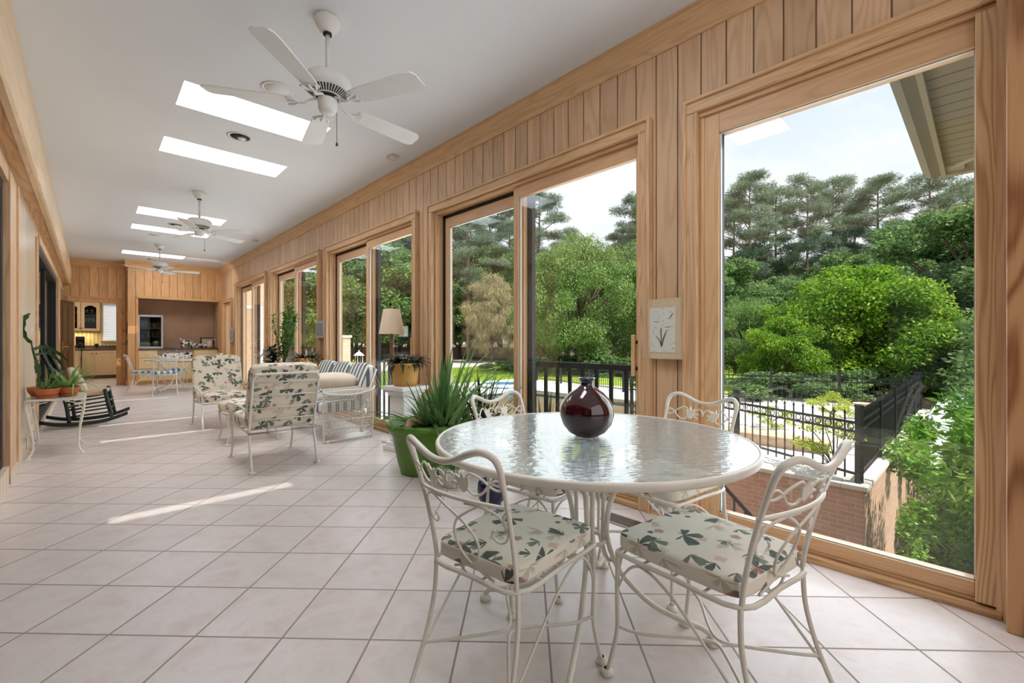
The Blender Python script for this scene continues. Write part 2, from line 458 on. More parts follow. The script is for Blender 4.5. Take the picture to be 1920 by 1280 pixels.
def table_glass():
    g = G('rippled_table_glass'); x, y, z = g.xyz(g.obj())
    v = g.vec(g.m('ADD', g.m('MULTIPLY', x, .68), g.m('MULTIPLY', y, .73)), g.m('MULTIPLY', g.m('SUBTRACT', g.m('MULTIPLY', x, .73), g.m('MULTIPLY', y, .68)), .38), 0.)
    h = g.noise(v, 62., 2, .4, .5)
    nrm = g.bump(h, .55, .006)
    p = g.bsdf(color=lin(206,222,226), rough=.16, spec=.8, normal=nrm)
    t = g.n('BsdfTransparent', {0: (.92,.96,.95,1)}).outputs[0]
    gl = g.n('BsdfGlossy', {'Color': (1,1,1,1), 'Roughness': .1, 'Normal': nrm}).outputs[0]
    fr = schlick(g, .06, 1., nrm)
    a = g.n('MixShader', {0: .42, 1: t, 2: p}).outputs[0]
    return g.done(g.n('MixShader', {0: fr, 1: a, 2: gl}).outputs[0])
M['table_glass'] = table_glass()
def water(name, col, sp=.5):
    g = G(name)
    n = g.bump(g.noise(g.obj(), 6., 2), .15, .02)
    return g.done(g.bsdf(color=col, rough=.12, spec=sp, normal=n))
M['pool_water'] = water('green_pool_water', lin(186,196,56), .12)
M['spa_water'] = water('spa_water', lin(150,190,200))
def vase_mat():
    g = G('oxblood_glaze'); x, y, z = g.xyz(g.obj())
    n = g.noise(g.obj(), 9., 4, .6, .5)
    c = g.ramp(n, [(.3, lin(28,6,10)), (.55, lin(60,12,16)), (.75, lin(38,12,34))])
    c = g.mix(g.step(z, .185, .225), c, lin(20,20,52))
    c = g.mix(g.step(z, .25, .256), c, lin(70,92,84))
    return g.done(g.bsdf(color=c, rough=.07, spec=.6, coat=.5))
M['vase'] = vase_mat()
def wicker():
    g = G('woven_basket'); x, y, z = g.xyz(g.obj())
    a = g.m('ARCTAN2', y, x)
    h = g.m('MULTIPLY', g.m('SINE', g.m('MULTIPLY', z, 420.)), g.m('SINE', g.m('MULTIPLY', a, 46.)))
    n = g.noise(g.obj(), 9., 3)
    c = g.mix(n, lin(196,140,60), lin(226,180,104))
    c = g.mix(g.m('MULTIPLY', g.step(h, .2, .8), .25), c, lin(150,96,40))
    return g.done(g.bsdf(color=c, rough=.6, normal=g.bump(h, .4, .004)))
M['wicker'] = wicker()
def rush():
    g = G('woven_rush'); x, y, z = g.xyz(g.obj())
    h = g.m('SINE', g.m('MULTIPLY', g.m('MAXIMUM', g.m('ABSOLUTE', x), g.m('ABSOLUTE', y)), 500.))
    c = g.mix(g.m('MULTIPLY_ADD', h, .5, .5), lin(176,140,104), lin(214,184,150))
    return g.done(g.bsdf(color=c, rough=.8, normal=g.bump(h, .4, .004)))
M['rush'] = rush()
def leafm(name, c1, c2, c3=None, trans=.35, rough=.5, spec=.3):
    g = G(name)
    rn = g.n('NewGeometry').outputs['Random Per Island']
    big = g.noise(g.obj(), .9, 2)
    f = g.m('ADD', g.m('MULTIPLY', rn, .55), g.m('MULTIPLY', g.m('SUBTRACT', big, .28), 1.), clamp=True)
    stops = [(0., c1), (1., c2)] if c3 is None else [(0., c1), (.6, c2), (1., c3)]
    c = g.ramp(f, stops)
    p = g.bsdf(color=c, rough=rough, spec=spec)
    t = g.n('BsdfTranslucent', {0: c}).outputs[0]
    return g.done(g.n('MixShader', {0: trans, 1: p, 2: t}).outputs[0])
M['leaf_pine'] = leafm('pine_needles', lin(84,104,86), lin(138,158,128), lin(170,184,150), .35)
M['leaf_oak'] = leafm('broad_leaves', lin(66,96,56), lin(128,158,92), lin(180,202,132), .42)
M['leaf_elm'] = leafm('soft_leaves', lin(74,106,54), lin(134,164,84), lin(186,206,132), .42)
M['leaf_lime'] = leafm('lime_leaves', lin(48,92,22), lin(132,174,40), lin(222,232,104), .42)
M['leaf_near'] = leafm('glossy_leaves', lin(46,98,36), lin(120,168,60), lin(206,224,116), .48, .35)
M['leaf_dry'] = leafm('dry_vine', lin(150,138,100), lin(182,170,130), lin(150,160,96), .3)
M['leaf_dark'] = leafm('dark_succulent_leaves', lin(18,30,22), lin(44,62,42), lin(70,86,58), .15, .3)
M['leaf_aloe'] = leafm('aloe_leaves', lin(56,92,48), lin(108,148,84), lin(158,186,124), .25, .35)
M['leaf_spike'] = leafm('dark_spike_leaves', lin(30,34,26), lin(64,60,44), lin(70,90,58), .2, .4)
M['leaf_house'] = leafm('house_plant_leaves', lin(60,110,34), lin(110,160,60), lin(160,196,96), .4, .4)
M['leaf_yellow'] = leafm('yellow_leaves', lin(130,160,40), lin(190,200,70), lin(214,216,100), .4)
def grass_mat(name, c1, c2, c3):
    g = G(name)
    n = g.noise(g.obj(), .8, 5, .7); n2 = g.noise(g.obj(), 30., 3)
    c = g.ramp(g.m('ADD', g.m('MULTIPLY', n, .7), g.m('MULTIPLY', n2, .3)), [(.3, c1), (.5, c2), (.7, c3)])
    return g.done(g.bsdf(color=c, rough=.95, spec=.1, normal=g.bump(n2, .8, .05)))
M['grass'] = grass_mat('lawn_grass', lin(104,134,40), lin(156,178,64), lin(186,200,92))
def soffit_vinyl():
    g = G('vinyl_soffit'); x, y, z = g.xyz(g.obj())
    f = g.m('FRACT', g.m('DIVIDE', x, .15))
    k = g.step(g.m('MINIMUM', f, g.m('SUBTRACT', 1., f)), .07, .03)
    c = g.mix(k, lin(186,172,148), lin(120,108,90))
    n = g.noise(g.vec(g.m('MULTIPLY', x, 20.), g.m('MULTIPLY', y, 160.), 0.), 1., 2)
    return g.done(g.bsdf(color=c, rough=.7, normal=g.bump(g.m('ADD', n, k), .4, .01)))
M['vinyl'] = soffit_vinyl()
def splash():
    g = G('striped_kitchen_paper'); x, y, z = g.xyz(g.obj())
    f = g.m('SINE', g.m('MULTIPLY', x, 70.))
    return g.done(g.bsdf(color=g.mix(g.step(f, -.1, .1), lin(240,224,170), lin(214,192,136)), rough=.8))
M['splash'] = splash()
def picture_mat():
    g = G('botanical_print'); uvx, uvy, uvz = g.xyz(g.obj())
    n = g.noise(g.obj(), 60., 4); n2 = g.noise(g.obj(), 14., 3)
    c = g.mix(g.step(n, .55, .7), lin(216,216,206), lin(176,180,180))
    c = g.mix(g.step(n2, .55, .8), c, lin(226,220,200))
    return g.done(g.bsdf(color=c, rough=.7))
M['print'] = picture_mat()
M['print_blue'] = plain('blue_grey_print', lin(132,146,158), .5, var=.35, scale=40)
M['frame_pale'] = wood('washed_frame_wood', lin(212,192,160), lin(186,160,124), 'Z', contrast=.3, wide=20)
M['frame_silver'] = plain('silver_frame', lin(196,192,184), .4, metal=.3)
M['shade'] = (lambda g: g.done(g.n('MixShader', {0: .35, 1: g.bsdf(color=lin(240,226,204), rough=.9), 2: g.n('BsdfTranslucent', {0: (*lin(236,216,180), 1)}).outputs[0]}).outputs[0]))(G('lamp_shade_linen'))
M['cow'] = (lambda g: g.done(g.bsdf(color=g.mix(g.step(g.noise(g.obj(), 17., 1), .5, .52), lin(232,228,222), lin(24,24,26)), rough=.3)))(G('cow_patches'))
M['pitcher'] = plain('pink_ceramic', lin(214,186,172), .3)
# ------------------------------------------------------------------ room shell
CE = 3.16; WX = 2.70; LX = -.465
SX0, SX1 = .54, 1.68
SKY = [(1.28,1.76), (4.30,4.78), (5.60,6.06), (8.77,9.27), (10.13,10.56), (13.2,13.68)]
struct('floor', MB().box(-1.9, 2.92, -1.6, 19.2, -.12, 0), M['tile'])
mb = MB()
mb.box(-1.6, SX0, -1.7, 15.6, CE, CE+.5); mb.box(SX1, 2.95, -1.7, 15.6, CE, CE+.5)
ys = [-1.7] + [t for s in SKY for t in s] + [15.6]
for i in range(0, len(ys), 2): mb.box(SX0, SX1, ys[i], ys[i+1], CE, CE+.5)
struct('ceiling', mb, M['ceiling'])
for i, (a, b) in enumerate(SKY):
    r = sroot('window_%d' % (i+7))
    f = MB()
    f.box(SX0-.06, SX0, a-.06, b+.06, CE+.5, CE+.55).box(SX1, SX1+.06, a-.06, b+.06, CE+.5, CE+.55)
    f.box(SX0, SX1, a-.06, a, CE+.5, CE+.55).box(SX0, SX1, b, b+.06, CE+.5, CE+.55)
    f.build('skylight_frame', M['fascia'], r)
    MB().box(SX0, SX1, a, b, CE+.535, CE+.54).build('skylight_pane', M['skylight'], r)
struct('unseen_eave', MB().box(2.9, 3.42, -1.7, 15.8, 3.2, 3.4), M['fascia'])  # unseen eave, added to keep sun off the floor inside the windows

# right wall: boards over openings and on the piers
WIN = [(1.5,4.145), (4.374,7.045), (7.289,9.96), (10.262,12.933)]
CW = .085; HT = 2.50
ops = [(-.055, 1.19)] + [(a+CW, b-CW) for a, b in WIN] + [(13.44, 14.32)]
mb = MB().box(WX, WX+.2, -1.6, 15.5, HT, CE)
prev = None
for i, (a, b) in enumerate(ops):
    if i: mb.box(WX, WX+.2, prev, a, 0, HT)
    prev = b
mb.box(WX, WX+.2, prev, 15.5, 0, HT)
mb.box(WX+.03, WX+.2, -1.6, -.055, 0, HT)
struct('wall_right', mb, M['board_r'])
struct('trim_1', MB().box(2.565, WX+.03, -.62, -.058, 0, CE), M['burl'], bevel=.006)
struct('wall_back', MB().box(-1.6, 2.9, -1.72, -1.6, 0, CE), M['board_f'])

def crown(a0, a1, axis, xw, s, mat, name, z=CE, hh=.17, dd=.06):
    prof = [(xw, z), (xw+s*dd, z), (xw+s*dd, z-.03), (xw+s*dd*.8, z-.05), (xw+s*dd*.55, z-.075), (xw+s*dd*.42, z-.11), (xw+s*dd*.42, z-.135), (xw+s*dd*.25, z-.15), (xw+s*dd*.2, z-hh), (xw, z-hh)]
    struct(name, MB().prism(prof, a0, a1, axis), mat)
crown(-1.6, 14.75, 'Y', WX, -1, M['trim_y'], 'trim_2')
# pier bases
mb = MB()
for i, (a, b) in enumerate([(1.277,1.498), (4.147,4.372), (7.047,7.287), (9.962,10.26), (12.935,13.34), (14.42,14.75)]):
    mb.box(2.662, WX, a, b, 0, .125); mb.box(2.668, WX, a, b, .125, .14)
struct('baseboard_right', mb, M['trim_y'])

def casing(mb, a, b, zt, cw=CW, x=2.655, left=True, right=True, z0=0.):
    if right:
        mb.box(x, WX-.001, a+.002, a+cw-.001, z0+.001, zt-cw-.002); mb.box(x-.014, WX-.002, a, a+.022, z0, zt-.003); mb.box(x-.006, WX-.003, a+cw-.016, a+cw, z0, zt-cw)
    if left:
        mb.box(x, WX-.001, b-cw+.001, b-.002, z0+.001, zt-cw-.002); mb.box(x-.014, WX-.002, b-.022, b, z0, zt-.003); mb.box(x-.006, WX-.003, b-cw, b-cw+.016, z0, zt-cw)
def casing_head(mb, a, b, zt, cw=CW, x=2.655):
    mb.box(x+.0005, WX-.0005, a+.001, b-.001, zt-cw, zt-.002); mb.box(x-.0145, WX-.0015, a-.002, b+.002, zt-.022, zt); mb.box(x-.0065, WX-.0025, a+cw-.0165, b-cw+.0165, zt-cw-.001, zt-cw+.016)

# window 1: the large fixed pane beside the table
r = sroot('window_1')
mb = MB(); casing(mb, -.057, 1.275, 2.588, right=False); mb.build('casing_side', M['trim_z'], r, bevel=.004)
mb = MB().box(2.655, WX, -.058, -.046, 0, 2.52).box(2.64, WX, -.058, -.052, 0, 2.588).box(2.66, 2.70, -.046, -.032, 0, 2.5)
mb.build('casing_side', M['trim_z'], r)
mb = MB(); casing_head(mb, -.06, 1.275, 2.588); mb.build('casing_head', M['trim_y'], r, bevel=.004)
mb = MB().box(2.695, 2.88, 1.164, 1.189, 0, HT-.026).box(2.695, 2.88, -.054, -.034, 0, HT-.026); mb.build('jamb', M['sash_z'], r)
MB().box(2.68, 2.881, -.053, 1.188, HT-.025, HT-.001).build('head_jamb', M['sash_y'], r)
MB().box(2.651, 2.90, -.05, 1.19, 0, .034).box(2.685, 2.90, -.03, 1.19, .034, .046).build('sill', M['sill'], r, bevel=.004)
MB().box(2.70, 2.78, 1.078, 1.165, .046, 2.475).build('sash_stile', M['sash_z'], r, bevel=.004)
MB().box(2.66, 2.78, -.034, .027, .046, 2.475).build('sash_stile', M['wavy'], r, bevel=.003)
MB().box(2.70, 2.78, .027, 1.078, .046, .112).build('bottom_rail', M['sash_y'], r, bevel=.004)
MB().box(2.70, 2.78, .027, 1.078, 2.355, 2.475).build('top_rail', M['sash_y'], r, bevel=.004)
s = MB().box(2.712, 2.728, .027, 1.078, .112, .118).box(2.712, 2.728, 1.07, 1.078, .112, 2.355).box(2.712, 2.728, .027, 1.078, 2.349, 2.355).box(2.712, 2.728, .027, .031, .112, 2.355)
s.build('glazing_seal', M['seal'], r)
MB().add([(2.728,.027,.112),(2.728,1.078,.112),(2.728,1.078,2.355),(2.728,.027,2.355)],[(0,3,2,1)]).build('pane', M['glass'], r)
MB().box(2.73, 2.76, 1.07, 1.076, .1, 2.36).box(2.73, 2.76, .03, 1.07, .104, .11).build('gasket', M['black'], r)

# windows 2-5: sliding doors with the same build
def slider(idx, a, b):
    r = sroot('window_%d' % idx)
    mb = MB(); casing(mb, a, b, 2.588); mb.build('casing_side', M['trim_z'], r, bevel=.004)
    mb = MB(); casing_head(mb, a, b, 2.588); mb.build('casing_head', M['trim_y'], r, bevel=.004)
    o0, o1 = a+CW, b-CW; mid = (o0+o1)/2
    MB().box(2.695, 2.89, o0+.001, o0+.025, 0, HT-.026).box(2.695, 2.89, o1-.025, o1-.001, 0, HT-.026).build('jamb', M['sash_z'], r)
    MB().box(2.69, 2.891, o0+.002, o1-.002, HT-.025, HT-.001).build('head_jamb', M['sash_y'], r)
    MB().box(2.651, 2.90, o0, o1, 0, .034).box(2.69, 2.90, o0, o1, .034, .046).build('sill', M['sill'], r, bevel=.004)
    # near half: fixed leaf
    n0, n1 = o0+.025, mid+.035
    near = MB().box(2.72, 2.765, n1-.062, n1, .046, HT-.025)
    near.box(2.72, 2.765, n0, n0+.03, .046, HT-.025)
    near.build('sash_stile', M['sash_z'], r, bevel=.003)
    MB().box(2.72, 2.765, n0+.03, n1-.062, .046, .118).box(2.72, 2.765, n0+.03, n1-.062, 2.375, HT-.025).build('sash_rail', M['sash_y'], r, bevel=.003)
    MB().add([(2.74,n0+.03,.118),(2.74,n1-.062,.118),(2.74,n1-.062,2.375),(2.74,n0+.03,2.375)],[(0,3,2,1)]).build('pane', M['glass'], r)
    MB().box(2.735, 2.75, n1-.072, n1-.062, .118, 2.375).build('glazing_seal', M['seal'], r)
    # far half: sliding leaf set further out
    f0, f1 = mid-.03, o1-.025
    MB().box(2.785, 2.83, f1-.115, f1-.05, .046, HT-.06).box(2.785, 2.83, f0, f0+.062, .046, HT-.06).build('sash_stile', M['sash_z'], r, bevel=.003)
    MB().box(2.785, 2.83, f0+.062, f1-.115, .046, .118).box(2.785, 2.83, f0+.062, f1-.115, 2.34, HT-.06).build('sash_rail', M['sash_y'], r, bevel=.003)
    MB().add([(2.805,f0+.062,.118),(2.805,f1-.115,.118),(2.805,f1-.115,2.34),(2.805,f0+.062,2.34)],[(0,3,2,1)]).build('pane', M['glass'], r)
    MB().box(2.795, 2.812, f0+.062, f1-.115, 2.332, 2.34).box(2.795, 2.812, f1-.122, f1-.115, .118, 2.34).build('glazing_seal', M['seal'], r)
    t = MB().box(2.785, 2.84, f1-.05, f1, .046, HT-.03).box(2.785, 2.84, f0, f1, HT-.06, HT-.028).box(2.832, 2.875, f0-.055, f0+.03, .03, HT-.03)
    t.box(2.85, 2.88, f0-.04, f1, .034, .05)
    t.build('track', M['black'], r)
    h = MB().box(2.668, 2.69, n0+.012, n0+.04, .885, 1.165); hd = h.build('handle', M['sash_z'], r, bevel=.006)
    MB().box(2.69, 2.722, n0+.018, n0+.034, .925, .945).box(2.69, 2.722, n0+.018, n0+.034, 1.105, 1.125).build('handle_post', M['black'], hd)
    return r
for i, (a, b) in enumerate(WIN): slider(i+2, a, b)
r = sroot('window_6')
mb = MB(); casing(mb, 13.345, 14.415, 2.25, .075); mb.build('casing_side', M['trim_z'], r)
mb = MB(); casing_head(mb, 13.345, 14.415, 2.25, .075); mb.build('casing_head', M['trim_y'], r)
MB().box(WX, WX+.2, 13.42, 14.34, 2.17, HT+.01).build('head_jamb', M['board_r'], r)
MB().box(2.72, 2.78, 13.44, 13.52, 0, 2.17).box(2.72, 2.78, 14.24, 14.32, 0, 2.17).box(2.72, 2.78, 13.52, 14.24, 0, .1).box(2.72, 2.78, 13.52, 14.24, 2.08, 2.17).build('sash_frame', M['sash_z'], r)
MB().add([(2.747,13.52,.1),(2.747,14.24,.1),(2.747,14.24,2.08),(2.747,13.52,2.08)],[(0,3,2,1)]).build('pane', M['glass'], r)

# left wall with its beam and two dark glazed doors
mb = MB().box(LX-.2, LX, 5.13, 7.72, 0, 2.358).box(LX-.2, LX-.03, 12.9, 15.5, 0, 2.358)
mb.box(LX-.2, LX, -1.6, 15.5, 2.36, CE-.001)
struct('wall_left', mb, M['board_l'])
mb = MB().box(LX-.02, LX+.018, 7.70, 7.80, 0, 2.36).box(LX-.14, LX+.01, 7.76, 8.06, 0, 2.36)
struct('trim_3', mb, M['trim_z'])
# beam under the ceiling: flat board soffit and a rounded moulded face
struct('trim_4', MB().box(LX+.001, -.36, -1.6, 15.3, 2.514, 2.54), M['soffit'])
prof = [(-.37,2.505), (-.335,2.505), (-.318,2.52), (-.316,2.56), (-.325,2.585), (-.322,2.60), (-.312,2.66), (-.308,2.76), (-.312,2.86), (-.325,2.95), (-.34,3.0), (-.338,3.02), (-.345,3.16), (-.46,3.16), (-.46,2.53), (-.37,2.53)]
struct('trim_5', MB().prism(prof, -1.6, 15.3, 'Y'), M['beam'])
mb = MB().box(LX, LX+.016, 5.25, 7.74, 0, .15).box(LX, LX+.009, 5.25, 7.74, .15, .175)
struct('baseboard_left', mb, M['board_l'])
def dark_door(idx, a, b, zb, casL, casR):
    r = sroot('door_%d' % idx)
    mb = MB()
    if casR: mb.box(LX-.06, LX+.018, b, b+.55, zb*.6, 2.44); mb.box(LX-.059, LX+.03, b+.50, b+.561, zb*.6+.001, 2.441); mb.box(LX-.061, LX+.026, b-.001, b+.06, zb*.6-.001, 2.439)
    mb.box(LX-.062, LX+.017, a, b-.002, 2.34, 2.438)
    mb.build('casing', M['trim_z'], r)
    f = MB().box(LX-.10, LX-.012, b-.12, b-.003, zb, 2.338).box(LX-.10, LX-.013, a+.1, b-.12, 2.26, 2.337).box(LX-.10, LX-.013, a+.1, b-.12, zb+.001, zb+.08).box(LX-.10, LX-.012, a+.002, a+.1, zb, 2.338)
    f.box(LX-.10, LX-.05, (a+b)/2-.08, (a+b)/2+.08, zb+.08, 2.26)
    f.build('door_frame', M['black'], r)
    MB().box(LX-.085, LX-.075, a+.1, b-.12, zb+.08, 2.26).build('pane', M['dark_glass'], r)
    MB().box(LX-.2, LX+.02, a, b, 0, max(zb, .05)).build('threshold', M['board_l'], r)
    MB().box(LX-.25, LX-.2, a, b, 0, 2.4).build('dark_interior', M['black'], r)
dark_door(1, -1.5, 5.12, .17, False, True)
dark_door(2, 8.06, 12.55, .03, True, True)

# far end: board wall round the bar alcove, and the kitchen doorway wall
FY = 14.75; DY = 15.3
mb = MB().box(.88, 2.64, FY, FY+.12, 2.24, CE).box(.70, .88, FY, 15.6, 0, CE).box(2.64, 2.72, FY, 15.6, 0, CE)
struct('wall_far', mb, M['board_f'])
mb = MB().box(-.8, -.28, DY, DY+.15, 0, CE).box(.52, .72, DY, DY+.15, 0, CE).box(-.28, .52, DY, DY+.15, 2.10, CE)
struct('wall_kitchen_side', mb, M['board_f'])
crown(.64, 2.70, 'X', FY, -1, M['trim_x'], 'trim_6')
crown(-.45, .70, 'X', DY, -1, M['trim_x'], 'trim_7')
mb = MB().box(.69, .89, FY-.03, FY, 0, .15).box(.68, .70, FY-.03, DY, 0, .15)
struct('baseboard_far', mb, M['far_trim'])
r = sroot('trim_8')
MB().box(.86, .90, FY-.02, FY, .15, 2.24).box(2.63, 2.66, FY-.02, FY, .15, 2.24).build('alcove_upright', M['far_trim'], r)
MB().box(.86, 2.66, FY-.02, FY, 2.22, 2.27).build('alcove_header', M['trim_x'], r)
mb = MB().box(.88, 2.64, 15.52, 15.6, 0, 2.3).box(.88, .885, FY+.01, 15.52, .9, 2.26).box(2.632, 2.64, FY+.01, 15.52, .9, 2.26).box(.88, 2.64, FY+.12, 15.52, 2.24, 2.28)
struct('wall_alcove', mb, M['alcove'])
# kitchen doorway and door leaf
r = sroot('door_3')
mb = MB().box(-.40, -.28, DY-.02, DY-.001, 0, 2.099).box(.52, .62, DY-.02, DY-.001, 0, 2.099).box(-.40, .62, DY-.02, DY-.001, 2.10, 2.198).box(-.42, .64, DY-.03, DY-.001, 2.20, 2.235)
mb.box(-.28, -.262, DY-.0, DY+.15, 0, 2.1).box(.505, .52, DY, DY+.15, 0, 2.1)
mb.build('door_casing', M['far_trim'], r)
Md = Matrix.Translation((-.30, DY-.03, 0)) @ Matrix.Rotation(R(-104), 4, 'Z')
leaf = MB().box(0, .78, -.02, .02, .01, 2.08, Md)
for z0, z1 in ((.2,.9), (1.05,1.95)):
    for x0, x1 in ((.1,.36), (.43,.69)): leaf.box(x0, x1, .02, .026, z0, z1, Md)
lf = leaf.build('door_leaf', M['door_dark'], r, bevel=.004)
MB().tube([Md @ Vector((.71,.02,1.0)), Md @ Vector((.71,.08,1.0)), Md @ Vector((.60,.085,1.0))], .012).box(.69, .73, .02, .028, .92, 1.12, Md).build('handle', M['brass'], lf)
# kitchen shell
mb = MB().box(-1.7, 1.4, 18.96, 19.05, 0, 2.7)
struct('wall_kitchen_back', mb, M['splash'])
mb = MB().box(-1.8, -1.7, 15.45, 19.05, 0, 2.7).box(1.4, 1.5, 15.6, 19.05, 0, 2.7)
struct('wall_kitchen', mb, M['kit_wall'])
struct('ceiling_kitchen', MB().box(-1.8, 1.5, 15.45, 19.05, 2.7, 2.8), M['ceiling'])

# ------------------------------------------------------------------ kitchen furniture seen through the doorway
def cab_front(mb, x0, x1, y, z0, z1, inset=.055):
    mb.box(x0, x1, y-.02, y, z0, z1)
    w = inset
    mb.box(x0+w, x1-w, y-.028, y-.0205, z0, z0+w).box(x0+w, x1-w, y-.028, y-.0205, z1-w, z1).box(x0, x0+w, y-.029, y-.0205, z0, z1).box(x1-w, x1, y-.029, y-.0205, z0, z1)
    mb.box(x0+w+.02, x1-w-.02, y-.025, y-.02, z0+w+.02, z1-w-.02)
t = thing('base_cabinet', 'pale wood kitchen base cabinet under the brown counter through the doorway', 'cabinet', (0,0,0))
MB().box(-.42, 1.35, 18.37, 18.95, .1, .86).build('carcass', M['cab2'], t)
MB().box(-.42, 1.35, 18.42, 18.95, 0, .1).build('kick_board', M['counter'], t)
for x0, x1, kx in ((-.40,.10,.06), (.11,.61,.15), (.62,1.12,1.08)):
    d = MB(); cab_front(d, x0, x1, 18.37, .12, .84); dd = d.build('door', M['cab2'], t)
    MB().ball((kx, 18.33, .76), .016).build('knob', M['bronze'], dd)
t = MB().box(-.44, 1.38, 18.33, 18.955, .86, .91).box(-.44, 1.38, 18.93, 18.955, .91, 1.0).build('countertop', M['counter'], bevel=.006); tag(t, 'brown stone counter on the kitchen base cabinet', 'countertop')
t = thing('wall_cabinet', 'pale wood kitchen wall cabinet with arched glass doors', 'cabinet')
c = MB().box(-.62, .24, 18.62, 18.63, 1.43, 2.31).box(-.62, -.60, 18.62, 18.95, 1.43, 2.31).box(.22, .24, 18.62, 18.95, 1.43, 2.31).box(-.62, .24, 18.62, 18.95, 1.43, 1.45).box(-.62, .24, 18.62, 18.95, 2.29, 2.31).box(-.62, .24, 18.93, 18.95, 1.43, 2.31)
c = MB().box(-.62, -.60, 18.62, 18.95, 1.43, 2.31).box(.22, .24, 18.62, 18.95, 1.43, 2.31).box(-.62, .24, 18.62, 18.95, 1.43, 1.45).box(-.62, .24, 18.62, 18.95, 2.29, 2.31).box(-.62, .24, 18.93, 18.95, 1.43, 2.31)
c.build('carcass', M['cab2'], t)
MB().box(-.60, .22, 18.90, 18.93, 1.45, 2.29).build('back_panel', M['black'], t)  # black sheet over the pale back, inside shade put into its colour
MB().box(-.6, .22, 18.66, 18.92, 1.72, 1.735).box(-.6, .22, 18.66, 18.92, 1.99, 2.005).build('shelf', M['cab2'], t)
for x0, x1, kx in ((-.61,-.19,-.21), (-.18,.23,-.16)):
    d = MB(); w = .075
    d.box(x0, x0+w, 18.595, 18.62, 1.44, 2.30).box(x1-w, x1, 18.595, 18.62, 1.44, 2.30).box(x0+w, x1-w, 18.595, 18.62, 1.44, 1.44+w)
    n = 10; xa, xb = x0+w, x1-w
    arch = [(xa + (xb-xa)*k/n, 2.14 + .07*math.sin(PI*k/n)) for k in range(n+1)]
    d.prism([(xa, 2.30)] + arch + [(xb, 2.30)], 18.595, 18.62, 'Y')
    dd = d.build('door', M['cab2'], t)
    MB().ball((kx, 18.58, 1.52), .014).build('knob', M['bronze'], dd)
    MB().box(xa, xb, 18.605, 18.609, 1.5, 2.2).build('pane', M['cab_glass'], dd)
for k, (x, z) in enumerate([(-.08,1.735), (0,1.735), (.08,1.735), (-.06,2.005), (.06,2.005)]):
    o = MB().lathe([(.0,0), (.03,0), (.035,.06), (.04,.09), (.036,.09), (.03,.02), (0,.015)], 12).build('cup', M['white_gloss'], loc=(x, 18.78, z))
    tag(o, 'white cup on a shelf behind the arched glass door in the kitchen', 'cup', 'cups in the kitchen wall cabinet')
t = thing('window_blind', 'white slatted blind over the bright kitchen window', 'blind')
b = MB()
for k in range(26): b.box(.30, .98, 18.90, 18.93, 1.17+k*.042, 1.172+k*.042, Matrix.Translation((0,0,0)))
for k in range(26): b.add([(.30,18.89,1.165+k*.042), (.98,18.89,1.165+k*.042), (.98,18.93,1.195+k*.042), (.30,18.93,1.195+k*.042)], [(0,1,2,3)])
b.build('slat', M['white'], t)
MB().box(.29, .99, 18.88, 18.93, 1.13, 1.16).build('bottom_rail', M['white'], t); MB().box(.29, .99, 18.87, 18.94, 2.25, 2.32).build('head_rail', M['white'], t)
g = G('bright_window_light'); M['winlight'] = g.done(g.n('Emission', {0: (.93,.96,1,1), 1: 1.5}).outputs[0])
r = sroot('window_12'); MB().box(.32, .96, 18.945, 18.958, 1.15, 2.28).build('pane', M['winlight'], r)
MB().box(.25, .31, 18.935, 18.955, 1.1, 2.34).box(.97, 1.03, 18.935, 18.955, 1.1, 2.34).box(.25, 1.03, 18.935, 18.955, 1.06, 1.12).build('casing', M['cab2'], r)
t = thing('coffee_maker', 'black coffee maker standing on the kitchen counter', 'coffee maker', (-.2, 18.62, .91))
MB().box(-.1, .1, -.12, .12, 0, .03).box(-.1, .1, .02, .12, .03, .3).box(-.1, .1, -.12, .12, .26, .36).build('body', M['black'], t, bevel=.008)
MB().lathe([(0,.03),(.06,.03),(.075,.09),(.055,.16),(.05,.17)], 14, (0,-.045,0)).build('carafe', M['dark_glass'], t)
o = MB().lathe([(0,0),(.05,0),(.055,.02),(.0,.05)], 14).ball((0,0,.1), .05).build('kettle', M['black'], loc=(.16,18.6,.91)); tag(o, 'small round dark pot on the kitchen counter', 'pot')
t = thing('side_cabinet', 'narrow pale kitchen cabinet end just inside the doorway', 'cabinet')
MB().box(-.56, -.2, 16.9, 18.2, .1, .88).box(-.5, -.2, 16.95, 18.2, 0, .1).build('carcass', M['cab2'], t)
MB().box(-.58, -.17, 16.87, 18.22, .88, .92).build('top', M['counter'], t)
o = MB().cushion(.012, .07, .24, (-.16, 17.0, .56), p=3, n=6).cushion(.012,.06,.13,(-.155,16.99,.93-.03),p=3,n=6).build('tea_towel', plain('dark_towel', lin(50,44,40), .95, var=.4, scale=14)); tag(o, 'dark patterned towel hanging from the kitchen cabinet end', 'towel')

